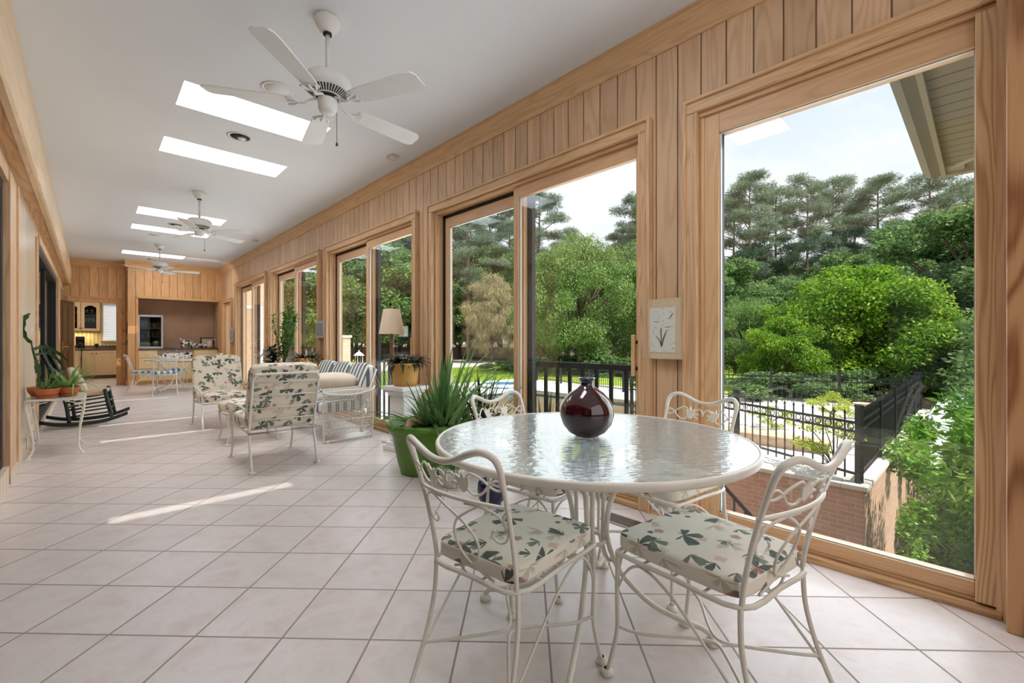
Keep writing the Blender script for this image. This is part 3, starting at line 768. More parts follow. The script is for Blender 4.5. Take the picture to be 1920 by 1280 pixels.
# ------------------------------------------------------------------ bar alcove
def drawer_unit(name, label, x0, x1, rows, group=None):
    t = thing(name, label, 'cabinet', (0,0,0), 0, group)
    MB().box(x0, x1, FY+.06, 15.5, .09, .905).build('carcass', M['cab'], t)
    MB().box(x0, x1, FY+.09, 15.5, 0, .09).build('kick_board', M['far_trim'], t)
    for z0, z1 in rows:
        d = MB().box(x0+.015, x1-.015, FY+.035, FY+.06, z0, z1).build('drawer', M['cab'], t, bevel=.008)
        MB().ball(((x0+x1)/2, FY+.02, (z0+z1)/2), .022).build('knob', M['white_gloss'], d)
rows = [(.70,.895), (.42,.68), (.12,.40)]
drawer_unit('drawer_cabinet', 'pale wood drawer cabinet under the glass fronted case', .89, 1.30, rows)
drawer_unit('drawer_cabinet', 'pale wood drawer cabinet under the pink pitcher', 2.055, 2.625, rows)
t = thing('sink_cabinet', 'middle alcove cabinet with grey brown apron over pale doors', 'cabinet')
MB().box(1.302, 2.052, FY+.06, 15.5, .09, .905).build('carcass', M['cab'], t)
MB().box(1.302, 2.052, FY+.09, 15.5, 0, .09).build('kick_board', M['far_trim'], t)
a = MB().box(1.31, 2.045, FY+.03, FY+.06, .74, .90).build('apron', plain('grey_brown_panel', lin(140,124,116), .5, var=.1), t, bevel=.004)
for x in (1.5, 1.68, 1.86): MB().lathe([(0,0),(.012,0),(.012,.02),(0,.02)], 10, M=Matrix.Translation((x, FY+.03, .875)) @ Matrix.Rotation(R(90),4,'X')).build('knob', M['white_gloss'], a)
for x0, x1 in ((1.315,1.67), (1.685,2.04)):
    d = MB(); cab_front(d, x0, x1, FY+.06, .12, .72); dd = d.build('door', M['cab'], t)
    MB().ball((1.64 if x0 < 1.5 else 1.715, FY+.02, .45), .018).build('knob', M['white_gloss'], dd)
o = MB().box(1.40, 2.03, FY+.012, FY+.018, .60, .82).box(1.40, 2.03, FY+.012, FY+.03, .815, .825).build('tea_towel', M['cow']); tag(o, 'white cloth with dark cow shapes hung on the alcove cabinet front', 'cloth')
o = MB().box(.887, 2.632, FY+.01, 15.515, .905, .937).build('counter_slab', M['counter'], bevel=.004); tag(o, 'dark counter slab along the bar alcove', 'countertop')
# glass fronted case with shelves
t = thing('display_fridge', 'silver framed glass fronted case standing on the alcove counter', 'fridge', (1.16, 15.12, .937))
MB().box(-.26, -.235, -.17, .17, 0, .87).box(.235, .26, -.17, .17, 0, .87).box(-.26, .26, -.17, .17, .85, .87).box(-.26, .26, -.17, .17, 0, .03).box(-.26, .26, .15, .17, 0, .87).build('cabinet_body', M['black'], t)
MB().box(-.235, .235, -.14, .15, .30, .308).box(-.235, .235, -.14, .15, .52, .545).box(-.235, .235, -.14, .15, .42, .426).build('shelf', M['steel'], t)
d = MB().box(-.26, -.215, -.195, -.17, 0, .87).box(.215, .26, -.195, -.17, 0, .87).box(-.215, .215, -.195, -.17, .82, .87).box(-.215, .215, -.195, -.17, 0, .05).build('door_frame', M['steel'], t, bevel=.004)
MB().box(-.215, .215, -.186, -.182, .05, .82).build('pane', M['cab_glass'], d)
bottles = [(-.17,.545,.05,.2,'white'), (-.09,.545,.05,.22,'white'), (.0,.545,.035,.14,'grey_clay'), (.08,.545,.035,.13,'pitcher'), (.16,.545,.035,.15,'grey_clay'), (-.15,.308,.03,.09,'grey_clay'), (-.04,.308,.025,.11,'white'), (.06,.308,.03,.1,'steel'), (.15,.308,.03,.12,'grey_clay')]
for x, z, r_, h, mm in bottles:
    o = MB().lathe([(0,0),(r_,0),(r_,h*.75),(r_*.6,h*.88),(r_*.55,h),(0,h)], 12).build('jar', M[mm], loc=(1.16+x, 15.08, .937+z))
    tag(o, 'small jar on a shelf inside the glass fronted case', 'jar', 'jars in the glass fronted case')
o = MB().cushion(.13, .1, .07, (0,0,.07), p=3).build('paper_bag', M['leaf_yellow'] and plain('pale_green_package', lin(170,180,140), .5), loc=(1.05,15.08,.967)); tag(o, 'pale green package lying in the bottom of the glass fronted case', 'package')
o = MB().cushion(.09, .1, .09, (0,0,.09), p=2.6).build('bowl_parcel', plain('foil_package', lin(190,186,176), .35, metal=.3, var=.3, scale=30), loc=(1.28,15.08,.967)); tag(o, 'crumpled foil package in the bottom right of the glass fronted case', 'package')
o = MB().tube(spl([(1.44,14.98,.945),(1.52,14.9,.943),(1.62,14.86,.943),(1.66,14.87,.943)]), .006).build('power_cord', M['black']); tag(o, 'black cord lying on the alcove counter beside the glass case', 'cord')
# cow figurines
def cow(loc, rz, s, label, group=None):
    t = thing('cow_figurine', label, 'figurine', loc, rz, group)
    b = MB().cushion(.085*s, .042*s, .048*s, (0,0,.105*s), p=2.8, n=8)
    b.ball((.095*s,0,.15*s), .032*s, .026*s, .028*s).ball((.118*s,0,.14*s), .018*s, .016*s, .016*s).tube([(.06*s,0,.12*s),(.09*s,0,.15*s)], [.034*s,.024*s])
    for x in (-.06,.06):
        for y in (-.026,.026): b.tube([(x*s,y*s,.08*s),(x*s,y*s,0)], [.017*s,.012*s], 8)
    b.tube([(-.085*s,0,.13*s),(-.1*s,0,.1*s),(-.1*s,0,.05*s)], .006*s, 6)
    b.build('body', M['cow'], t)
    for q in (-1,1): MB().cushion(.006*s, .016*s, .01*s, (.088*s, q*.036*s, .162*s), p=2.5, n=4).build('ear', M['cow'], t)
    return t
cow((1.93, 15.02, .937), R(200), 1.5, 'largest black and white cow figurine, leftmost on the counter')
for k, (x, y, a, s) in enumerate([(2.12,15.05,190,.9), (2.20,14.98,20,.8), (2.29,15.06,170,.85), (2.36,14.98,200,.7)]):
    cow((x, y, .937), R(a), s, 'small black and white cow figurine in the group beside the photo frame', 'small cow figurines')
t = thing('framed_photo', 'black framed photo leaning on the alcove counter behind the pitcher', 'picture', (2.46, 15.33, .937))
Mt = Matrix.Rotation(R(-10), 4, 'X')
f = MB()
for a in ((-.16,-.13,0,.30), (.13,.16,0,.30), (-.13,.13,.27,.30), (-.13,.13,0,.03)): f.box(a[0], a[1], -.01, .01, a[2], a[3], Mt)
f.build('frame', M['black'], t); MB().box(-.13, .13, -.004, .006, .03, .27, Mt).build('photo', plain('cream_photo', lin(206,190,160), .4, var=.4, scale=9), t)
t = thing('pitcher', 'pale pink pitcher with a big looped handle on the alcove counter', 'pitcher', (2.46, 14.97, .937))
MB().lathe([(0,0),(.07,0),(.078,.05),(.07,.15),(.065,.2),(.06,.2),(.065,.05),(0,.02)], 20).build('body', M['pitcher'], t)
MB().tube(spl([(.06,0,.03),(.12,0,.06),(.14,0,.16),(.1,0,.24),(.03,0,.25),(-.03,0,.22)]), .008).build('handle', M['pitcher'], t)
MB().tube([(-.06,0,.12),(-.12,0,.2)], [.016,.01]).build('spout', M['pitcher'], t)
# coat hooks on the side of the alcove post
o = MB().box(.682, .70, 14.95, 15.05, 1.3, 1.62).tube(spl([(.69,15,1.42),(.64,15,1.38),(.62,15,1.42)]), .008).tube(spl([(.69,15,1.1),(.63,15,1.04),(.60,15,1.08)]), .008).box(.686,.70,14.97,15.03,1.03,1.16).build('coat_hook', M['bronze']); tag(o, 'dark metal hooks on the side of the alcove post', 'hook')
# ------------------------------------------------------------------ dining chairs (wrought iron)
def back_y(x, z):
    t = max(0, z-.43)
    return -.20 - .10*t - .42*t*t - .045*(1-(x/.2)**2)*min(1, t/.25)
def bp(x, z): return (x, back_y(x, z), z)
def loopxz(cx, cz, r, a0, a1, n=14, sx=1):
    return [bp(cx + sx*r*math.cos(R(a0+(a1-a0)*k/n)), cz + r*math.sin(R(a0+(a1-a0)*k/n))) for k in range(n+1)]
def make_chair(label, group, met, cush):
    t = thing('dining_chair', label, 'chair', group=group)
    iron = M[met]
    # legs
    for s in (-1, 1):
        l = MB().tube(spl([(s*.205,-.315,.012),(s*.202,-.285,.07),(s*.196,-.235,.19),(s*.19,-.205,.31),(s*.187,-.20,.42)], 5), .0075)
        l.lathe([(0,0),(.021,0),(.022,.008),(.018,.018),(.01,.022)], 14, (s*.205,-.318,0)); l.build('leg', iron, t)
        l = MB().tube(spl([(s*.222,.232,.012),(s*.214,.222,.06),(s*.203,.205,.16),(s*.207,.203,.28),(s*.21,.198,.42)], 5), .0075)
        l.lathe([(0,0),(.021,0),(.022,.008),(.018,.018),(.01,.022)], 14, (s*.223,.234,0)); l.build('leg', iron, t)
    # seat frame: flat bar loop
    q = [(-.187,-.2,.42),(0,-.215,.42),(.187,-.2,.42),(.205,0,.42),(.212,.17,.42),(.19,.205,.42),(0,.215,.42),(-.19,.205,.42),(-.212,.17,.42),(-.205,0,.42)]
    f = MB().tube(spl(q, 4, True), .0075, 8, True)
    for y in (-.1, 0, .1): f.tube([(-.2,y,.42),(.2,y,.42)], .004, 6)
    # quarter-round brackets under the front corners
    for s in (-1, 1):
        f.tube(spl([(s*.206,.2,.30),(s*.2,.2,.36),(s*.17,.208,.40),(s*.11,.212,.414)]), .0045, 6)
        f.tube(spl([(s*.206,.2,.30),(s*.207,.17,.36),(s*.207,.13,.40),(s*.206,.07,.414)]), .0045, 6)
    f.build('seat_frame', iron, t)
    # stretchers: two bowed rods meeting in the middle, and long curved side braces
    st = MB()
    for s in (-1, 1):
        st.tube(spl([(s*.204,.205,.17),(s*.16,.13,.165),(s*.05,.03,.165),(s*.012,-.03,.165),(s*.05,-.09,.165),(s*.15,-.20,.165),(s*.198,-.245,.165)], 5), .0055, 6)
        st.tube(spl([(s*.2,-.26,.13),(s*.203,-.17,.22),(s*.207,-.04,.34),(s*.208,.05,.395),(s*.208,.12,.41)], 5), .0045, 6)
    st.build('stretcher', iron, t)
    # back frame: posts and camel-back top rail in one bent tube
    zs = [.42,.48,.55,.62,.69,.75]
    left = [bp(-.182-(z-.42)*.04, z) for z in zs]
    top = [bp(-.197,.79), bp(-.188,.818), bp(-.158,.832), bp(-.115,.822), bp(-.055,.798), bp(0,.79), bp(.055,.798), bp(.115,.822), bp(.158,.832), bp(.188,.818), bp(.197,.79)]
    right = [(-p[0], p[1], p[2]) for p in reversed(left)]
    pts = spl(left + top + right, 5)
    rr = [.0075 + .0028*max(0., min(1., (p.z-.7)/.1)) for p in pts]
    MB().tube(pts, rr, 10).build('back_frame', iron, t)
    MB().tube([bp(x, .672 + .008*math.cos(x*8)) for x in np.linspace(-.2,.2,17)], .0062, 8).build('back_rail', iron, t)
    # vine scrollwork between the rails
    v = MB(); rv = .0036
    for s in (-1, 1):
        v.tube(loopxz(s*.026, .735, .024, 200, -90, 16, s), rv, 6)
        v.tube(loopxz(s*.034, .722, .011, -90, 150, 8, s), rv, 6)
        lens = spl([bp(s*.075,.735), bp(s*.10,.765), bp(s*.135,.752), bp(s*.16,.728), bp(s*.182,.722), bp(s*.19,.738), bp(s*.178,.75), bp(s*.155,.738), bp(s*.125,.708), bp(s*.095,.702), bp(s*.075,.725)], 5)
        v.tube(lens, rv, 6)
    v.build('scrollwork', iron, t)
    for s in (-1, 1):
        lf = MB()
        cx, cz = s*.068, .735
        def leafp(poly):
            k = len(poly)
            P = [Vector(bp(cx + s*p[0], cz + p[1])) for p in poly]
            A = [p + Vector((0,-.003,0)) for p in P]; B = [p + Vector((0,.003,0)) for p in P]
            lf.add(A + B, [tuple(range(k)), tuple(range(2*k-1, k-1, -1))] + [(i, i+k, (i+1)%k+k, (i+1)%k) for i in range(k)])
        leafp([(-.004,-.03),(.012,-.022),(.02,-.006),(.028,.018),(.012,.012),(.008,.034),(-.004,.014),(-.018,.024),(-.018,-.004),(-.012,-.022)])
        lf.build('leaf_ornament', iron, t)
    # crossing splat rods and hooks below the rail
    w = MB()
    for s in (-1, 1):
        w.tube(spl([bp(s*-.105,.668), bp(s*-.05,.64), bp(s*.02,.595), bp(s*.052,.535), bp(s*.03,.475), bp(s*-.02,.445), bp(s*-.09,.422)], 6), .0042, 6)
        w.tube(spl([bp(s*.05,.668), bp(s*.11,.665), bp(s*.158,.645), bp(s*.178,.605), bp(s*.168,.57), bp(s*.14,.56), bp(s*.122,.58), bp(s*.135,.598)], 6), .0038, 6)
        w.tube(spl([bp(s*.193,.66), bp(s*.178,.65), bp(s*.172,.62), bp(s*.18,.60), bp(s*.196,.60)], 5), .0034, 6)
    w.tube(spl([bp(-.06,.43), bp(-.03,.412), bp(.03,.412), bp(.06,.43)]), .004, 6)
    w.build('splat', iron, t)
    MB().cushion(.2, .21, .028, (0,.005,.458), p=9, n=18, crown=.3, taper=.06).build('seat_cushion', M[cush], t)
    return t
TC = (1.46, 1.09)
ch = make_chair('near left chair with its back to the rocking chair and its cushion showing under the glass table', None, 'cream_metal', 'floral')
CH = [((1.04, 1.085), 8, 'white iron chair with floral cushion, front left of the round glass table'),
      ((1.455, .612), 82, 'white iron chair with floral cushion between the camera and the big fixed window, front right'),
      ((1.655, 1.525), -82, 'white iron chair with floral cushion behind the table, beside the green plants'),
      ((2.035, 1.075), 170, 'white iron chair with floral cushion behind the table, under the botanical picture')]
for i, ((x, y), a, lab) in enumerate(CH):
    rz = R(a-90)
    if i == 0: ch.location = (x, y, 0); ch.rotation_euler.z = rz; ch.scale = (.9,1,1); ch['label'] = lab; ch['group'] = 'dining chairs round the glass table'
    else: dup(ch, (x, y, 0), rz, lab, 'dining chairs round the glass table', sc=(1,1,1))

# ------------------------------------------------------------------ round glass table
t = thing('dining_table', 'large round white iron table with rippled glass top', 'table', (TC[0], TC[1], 0))
RT = .605
MB().lathe([(RT-.004,.728),(RT-.002,.716),(RT+.004,.718),(RT+.006,.735),(RT+.001,.742),(RT-.008,.742),(RT-.008,.735),(RT-.03,.733),(RT-.03,.728),(RT-.004,.728)], 96).build('table_rim', M['cream_metal'], t)
gt = MB(); gt.lathe([(0,.735),(RT-.007,.735),(RT-.007,.741),(0,.741)], 96, smooth=False); gt.build('glass_top', M['table_glass'], t)
b = MB()
for k in range(2):
    a = R(28+90*k); c, s = math.cos(a), math.sin(a)
    b.tube([(c*(RT-.02),s*(RT-.02),.722),(0,0,.722),(-c*(RT-.02),-s*(RT-.02),.722)], .006, 6)
b.build('cross_bar', M['cream_metal'], t)
for k in range(4):
    a = R(28+90*k); d = (math.cos(a), math.sin(a)); e = (-d[1], d[0])
    l = MB()
    P = lambda r_, z, o=0: (d[0]*r_+e[0]*o, d[1]*r_+e[1]*o, z)
    l.tube(spl([P(.38,.715), P(.25,.695), P(.15,.62), P(.09,.51), P(.068,.41), P(.075,.32), P(.125,.21), P(.23,.115), P(.34,.072), P(.415,.055), P(.445,.035), P(.45,.012)], 6), .0105, 8)
    l.tube(spl([P(.13,.718,.022), P(.08,.66,.022), P(.055,.56,.02), P(.05,.42,.018), P(.05,.31,.016), P(.075,.25,.014), P(.105,.27,.012)], 6), .008, 8)
    l.lathe([(0,0),(.024,0),(.025,.01),(.02,.022),(.01,.026)], 14, (d[0]*.45, d[1]*.45, 0))
    l.build('leg', M['cream_metal'], t)
MB().tube([(math.cos(R(20*k))*.062, math.sin(R(20*k))*.062, .33) for k in range(18)], .008, 8, True).build('leg_ring', M['cream_metal'], t)

t = MB().lathe([(0,.0),(.044,0),(.05,.004),(.074,.018),(.096,.047),(.107,.083),(.1075,.1),(.104,.12),(.09,.148),(.066,.174),(.042,.19),(.028,.2),(.0245,.208),(.025,.218),(.033,.228),(.034,.232),(.029,.232),(.021,.218),(.018,.205),(0,.2)], 40).build('vase', M['vase'], loc=(1.452, 1.098, .742))
tag(t, 'round oxblood red glazed vase with narrow neck on the glass table', 'vase')

# ------------------------------------------------------------------ ceiling fans, lights, speakers
def make_fan(label, group):
    t = thing('ceiling_fan', label, 'ceiling fan', (0,0,CE), 0, group)
    MB().lathe([(0,0),(.078,0),(.08,-.02),(.066,-.055),(.045,-.085),(.03,-.092),(0,-.092)], 28).build('canopy', M['white'], t)
    MB().lathe([(0,-.088),(.026,-.088),(.026,-.105),(0,-.105)], 16).build('ball_joint', M['black'], t)
    MB().tube([(0,0,-.09),(0,0,-.36)], .0135, 12).build('downrod', M['white'], t)
    m = MB().lathe([(0,-.352),(.03,-.352),(.05,-.36),(.12,-.372),(.142,-.395),(.147,-.43),(.14,-.455),(.125,-.462),(.075,-.495),(0,-.495)], 40).build('motor_housing', M['white'], t)
    v = MB()
    for k in range(40):
        a = 2*PI*k/40
        Mv = Matrix.Rotation(a, 4, 'Z')
        v.add([(.082,-.0035,-.4925),(.122,-.005,-.4665),(.122,.005,-.4665),(.082,.0035,-.4925)], [(0,1,2,3)], False, Mv)
    v.build('vent_slot', M['black'], m)
    MB().lathe([(.07,-.494),(.066,-.51),(0,-.51)], 24).build('rotor', M['black'], t)
    MB().lathe([(0,-.505),(.058,-.51),(.06,-.52),(.055,-.575),(.046,-.592),(.02,-.598),(0,-.598)], 28).build('switch_housing', M['white'], t)
    MB().tube([(.045,-.03,-.585),(.046,-.031,-.78)], .0018, 5).lathe([(0,0),(.007,.004),(.008,.016),(.003,.026)], 10, (.046,-.031,-.80)).build('pull_chain', M['bronze'], t)
    for k in range(5):
        Mb = Matrix.Rotation(2*PI*k/5, 4, 'Z')
        a = MB()
        a.tube(spl([(.05,0,-.505),(.10,0,-.525),(.14,0,-.55),(.18,0,-.545)]), .009, 8, M=Mb)
        for s in (-1,0,1): a.tube(spl([(.165,0,-.545),(.19,s*.03,-.546),(.235,s*.042,-.548)]), [.008]*12+[.006], 6, M=Mb)
        for s in (-1,1): a.tube(spl([(.18,s*.015,-.546),(.20,s*.05,-.546),(.225,s*.055,-.547)]), .0045, 6, M=Mb)
        a.build('blade_arm', M['white'], t)
        pl = [(.20,-.052),(.30,-.062),(.62,-.075),(.665,-.068),(.685,-.04),(.69,.05),(.665,.068),(.62,.073),(.30,.062),(.20,.05)]
        Mt = Mb @ Matrix.Translation((0,0,-.538)) @ Matrix.Rotation(R(-11), 4, 'X')
        MB().prism(pl, 0, .007, 'Z', Mt).build('blade', M['fan_blade'], t)
    return t
fan = make_fan('', 'ceiling fans')
fan['label'] = 'nearest white five blade ceiling fan, the largest in view'
fan.location = (1.095, 2.857, CE); fan.rotation_euler.z = R(6.5)
dup(fan, (1.095, 7.383, CE), R(31), 'middle white ceiling fan, between the first and second pairs of skylights')
dup(fan, (1.08, 11.95, CE), R(-8), 'farthest white ceiling fan, just before the alcove wall')
t = thing('recessed_light', 'nearest recessed ceiling light, between the two largest skylights', 'light', (1.092, 5.10, CE), 0, 'recessed ceiling lights')
MB().lathe([(.085,0),(.112,0),(.113,-.005),(.09,-.006),(.084,-.002),(.085,0)], 32).build('trim_ring', M['white'], t)
MB().lathe([(0,-.0015),(.087,-.0015),(.088,-.004),(0,-.003)], 32).build('dark_baffle', M['black'], t)
MB().lathe([(0,-.003),(.042,-.004),(.03,-.014),(0,-.018)], 24, (.02,.026,0)).build('bulb', M['white_gloss'], t)
dup(t, (1.095, 9.70, CE), 0, 'middle recessed ceiling light, beside the second fan')
dup(t, (1.12, 14.2, CE), 0, 'farthest recessed ceiling light, near the far wall')
t = thing('ceiling_speaker', 'round white ceiling speaker near the first fan', 'speaker', (1.105, 3.93, CE), 0, 'ceiling speakers')
MB().lathe([(.095,0),(.118,0),(.118,-.005),(.1,-.008),(.095,-.004)], 32).build('rim', M['white'], t)
MB().lathe([(0,-.006),(.098,-.005),(.098,0),(0,0)], 32).build('grille', M['plaster'], t)
dup(t, (.95, 10.95, CE), 0, 'round white ceiling speaker beyond the second fan')
t = thing('smoke_detector', 'small white smoke detector by the right crown, beside the first fan', 'smoke detector', (2.43, 4.48, CE), 0, 'smoke detectors')
MB().box(-.045,.045,-.06,.06,-.028,0).build('body', plain('aged_white_plastic', lin(206,196,192), .5), t, bevel=.008)
dup(t, (2.43, 10.1, CE), 0, 'small white smoke detector by the right crown, near the second fan')

# ------------------------------------------------------------------ pictures
t = thing('picture', 'botanical print in a pale wood frame hung beside the big fixed window', 'picture', (2.664, 1.412, 1.20))
f = MB().box(-.012,.03,-.135,.135,-.192,.192); f.build('frame', M['frame_pale'], t, bevel=.003)
MB().box(-.0145,-.012,-.088,.088,-.15,.135).build('print', M['print'], t)
dr = MB(); mk = plain('ink_green', lin(52,58,48), .8)
def stroke(pts, w):
    P = spl([(-.0155, -p[0], p[1]) for p in pts], 5)
    dr.tube(P, [w*(1-.75*abs(2*i/(len(P)-1)-1)**2) for i in range(len(P))], 6)
stroke([(-.003,-.115),(-.012,-.08),(-.04,-.045)], .003); stroke([(-.003,-.115),(-.004,-.06),(-.007,-.015),(-.004,.01)], .003)
stroke([(-.001,-.115),(.012,-.06),(.034,-.005)], .0035); stroke([(.05,.06),(.062,.08),(.075,.1)], .002)
stroke([(-.06,.05),(-.03,.045),(-.02,.05)], .0012); stroke([(.02,.01),(.05,.012),(.06,.015)], .0014)
dr.build('ink_drawing', mk, t)
t = thing('picture', 'small silver framed blue grey print between the third and fourth sliding windows', 'picture', (2.64, 7.18, 1.31))
MB().box(-.012,.014,-.16,.16,-.135,.135).build('frame', M['frame_silver'], t, bevel=.003)
MB().box(-.0145,-.012,-.115,.115,-.1,.1).build('print', M['print_blue'], t)
t = thing('picture', 'slim pale picture seen edge on beside the farthest narrow window', 'picture', (2.635, 13.18, 1.29))
MB().box(-.014,.014,-.15,.15,-.19,.19).build('frame', M['frame_silver'], t, bevel=.003)
MB().box(-.0165,-.014,-.11,.11,-.15,.15).build('print', M['print_blue'], t)

# outlets, switches, vent
t = thing('wall_outlet', 'white wall outlet at floor level on the pier behind the far right chair', 'outlet', (2.66, 1.395, .07))
MB().box(-.004,.003,-.11,.09,-.04,.04).build('plate', M['white_gloss'], t, bevel=.002)
for q in (-.08,-.02,.04): MB().box(-.006,-.0035,q,q+.03,-.02,.02).build('socket', M['seal'], t)
t = thing('floor_vent', 'dark slatted floor vent in front of the pier', 'vent', (2.41, 1.51, 0))
MB().box(-.07,.07,-.165,.165,.0005,.006).build('frame', M['grey_clay'], t)
s = MB().box(-.055,.055,-.15,.15,.004,.0065); s.build('dark_opening', M['black'], t)
s = MB()
for k in range(22): s.box(-.055,.055,-.145+k*.0138,-.139+k*.0138,.0062,.009)
s.build('slat', M['bronze'], t)
t = thing('light_switch', 'white light switch plate nearest the first dark door on the left wall', 'switch', (LX, 6.45, 1.27), 0, 'left wall switches')
MB().box(0,.006,-.06,.06,-.06,.06).build('plate', M['white_gloss'], t, bevel=.002); MB().box(.006,.014,-.01,.01,-.015,.015).build('toggle', M['white_gloss'], t)
dup(t, (LX, 7.2, 1.25), 0, 'white light switch plate beside the second dark door on the left wall')
t = thing('wall_outlet', 'white outlet low on the left wall behind the plant table', 'outlet', (LX+.018, 6.5, .12))
MB().box(0,.005,-.04,.04,-.06,.06).build('plate', M['white_gloss'], t, bevel=.002)
t = thing('night_light', 'round white plug-in unit on the left wall under the plant table', 'plug-in', (LX+.018, 6.95, .12))
MB().ball((.03,0,0), .03, .07, .07, 16, 10).build('body', M['white_gloss'], t)

# ------------------------------------------------------------------ side table with plants
t = thing('side_table', 'white iron side table with stone top against the left wall', 'table', (-.235, 6.51, 0))
MB().box(-.20,.20,-.31,.31,.545,.565).build('table_top', plain('pale_stone_top', lin(206,206,198), .25, var=.12, scale=14), t, bevel=.004)
MB().tube([(-.205,-.315,.548),(.205,-.315,.548),(.205,.315,.548),(-.205,.315,.548)], .012, 6, True).build('apron', M['white_metal'], t)
for sx in (-1,1):
    for sy in (-1,1):
        l = MB().tube(spl([(sx*.195,sy*.30,.54),(sx*.195,sy*.30,.45),(sx*.165,sy*.28,.25),(sx*.155,sy*.27,.10),(sx*.175,sy*.285,.03),(sx*.19,sy*.295,.008)], 5), .0095, 8)
        l.lathe([(0,0),(.022,0),(.018,.012),(0,.014)], 12, (sx*.19, sy*.295, 0))
        l.tube(spl([(sx*.19,sy*.295,.44),(sx*.19,sy*.25,.51),(sx*.19,sy*.15,.535)]), .005, 6)
        l.tube(spl([(sx*.19,sy*.295,.44),(sx*.14,sy*.30,.51),(sx*.06,sy*.31,.535)]), .005, 6)
        l.build('leg', M['white_metal'], t)
def potted(name, label, loc, prof, potmat, n=26, group=None, cat='potted plant', saucer=None):
    t = thing(name, label, cat, loc, 0, group)
    MB().lathe(prof, n).build('pot', potmat, t)
    rr = max(p[0] for p in prof)*.9; zz = max(p[1] for p in prof)-.02
    MB().lathe([(0,zz+.004),(rr*.93,zz)], n).build('soil', M['soil'], t)
    if saucer: MB().lathe([(0,.001),(saucer,.001),(saucer+.02,.022),(saucer+.012,.022),(saucer-.005,.008),(0,.008)], n).build('saucer', potmat, t)
    return t
rng = random.Random(7)
bowl = [(0,.008),(.055,.008),(.08,.045),(.09,.08),(.095,.095),(.085,.095),(.08,.078),(0,.075)]
t = potted('aloe_plant', 'spiky pale green aloe in a terracotta bowl at the right end of the side table', (-.16, 6.42, .565), bowl, M['terracotta'], saucer=.062)
b = MB()
for k in range(46):
    a = rng.uniform(0, 2*PI); b.blade((.02*math.cos(a), .02*math.sin(a), .085), a, rng.uniform(.26,.44)*(.7 if math.cos(a) < -.4 else 1), rng.uniform(.008,.013), rng.uniform(.15,1.35), rng.uniform(.2,1.2), .4, 7)
for a0 in (-1.2, -.6, -1.6): b.blade((.05,-.06,.1), a0, .34, .011, .5, 2.2, .4, 8)
b.build('leaves', leafm('fresh_aloe', lin(96,140,64), lin(140,176,92), lin(170,196,120), .25), t)
t = potted('aloe_plant', 'darker spiky aloe in a terracotta bowl at the left end of the side table', (-.27, 6.42, .565), bowl, M['terracotta'], saucer=.062)
t.location = (-.30, 6.33, .565)
b = MB()
for k in range(44):
    a = rng.uniform(0, 2*PI); b.blade((.02*math.cos(a), .02*math.sin(a), .085), a, rng.uniform(.2,.34)*(.42 if math.cos(a) < -.2 else 1), rng.uniform(.007,.011), rng.uniform(.1,1.2), rng.uniform(.2,1.), .4, 7)
b.build('leaves', leafm('mid_aloe', lin(66,104,46), lin(106,142,70), lin(136,164,94), .25), t)
t = potted('climbing_cactus', 'tall arching dark green cactus plant at the wall end of the side table', (-.36, 6.52, .565), [(0,.008),(.06,.008),(.085,.05),(.095,.1),(.085,.1),(0,.085)], M['terracotta'])
b = MB()
def strap(b, pts, w):
    P = spl(pts, 6); n = len(P); vs = []; fs = []
    for i, p in enumerate(P):
        tt = i/(n-1); tg = (P[min(i+1,n-1)]-P[max(i-1,0)]).normalized()
        sd = tg.cross(Vector((.3,1,.2))).normalized()
        ww = w*(math.sin(PI*min(1,tt*.95+.08)))**.5*(1+.25*math.sin(tt*28))
        vs += [p+sd*ww, p+Vector((0,.006,0)), p-sd*ww]
    for i in range(n-1): fs += [(3*i,3*i+3,3*i+4,3*i+1),(3*i+1,3*i+4,3*i+5,3*i+2)]
    b.add(vs, fs, True)
b.tube(spl([(0,0,.08),(-.02,-.02,.3),(-.05,-.06,.5),(-.055,-.09,.56)]), [.01]*12+[.007]*7, 6)
strap(b, [(-.055,-.09,.54),(-.10,-.14,.62),(-.11,-.15,.72),(-.085,-.13,.80),(-.06,-.11,.83)], .022)
strap(b, [(-.04,-.05,.48),(.03,.02,.50),(.12,.08,.44),(.2,.15,.34)], .018)
strap(b, [(-.03,-.04,.42),(.05,.0,.44),(.13,.05,.36),(.18,.08,.24)], .016)
strap(b, [(-.02,-.02,.34),(.0,-.04,.28),(-.01,-.05,.18),(-.02,-.03,.1)], .014)
strap(b, [(-.03,-.03,.40),(-.02,-.12,.36),(-.02,-.16,.24)], .016)
b.build('stem', leafm('cactus_green', lin(30,54,32), lin(58,86,50), lin(96,124,82), .05), t)

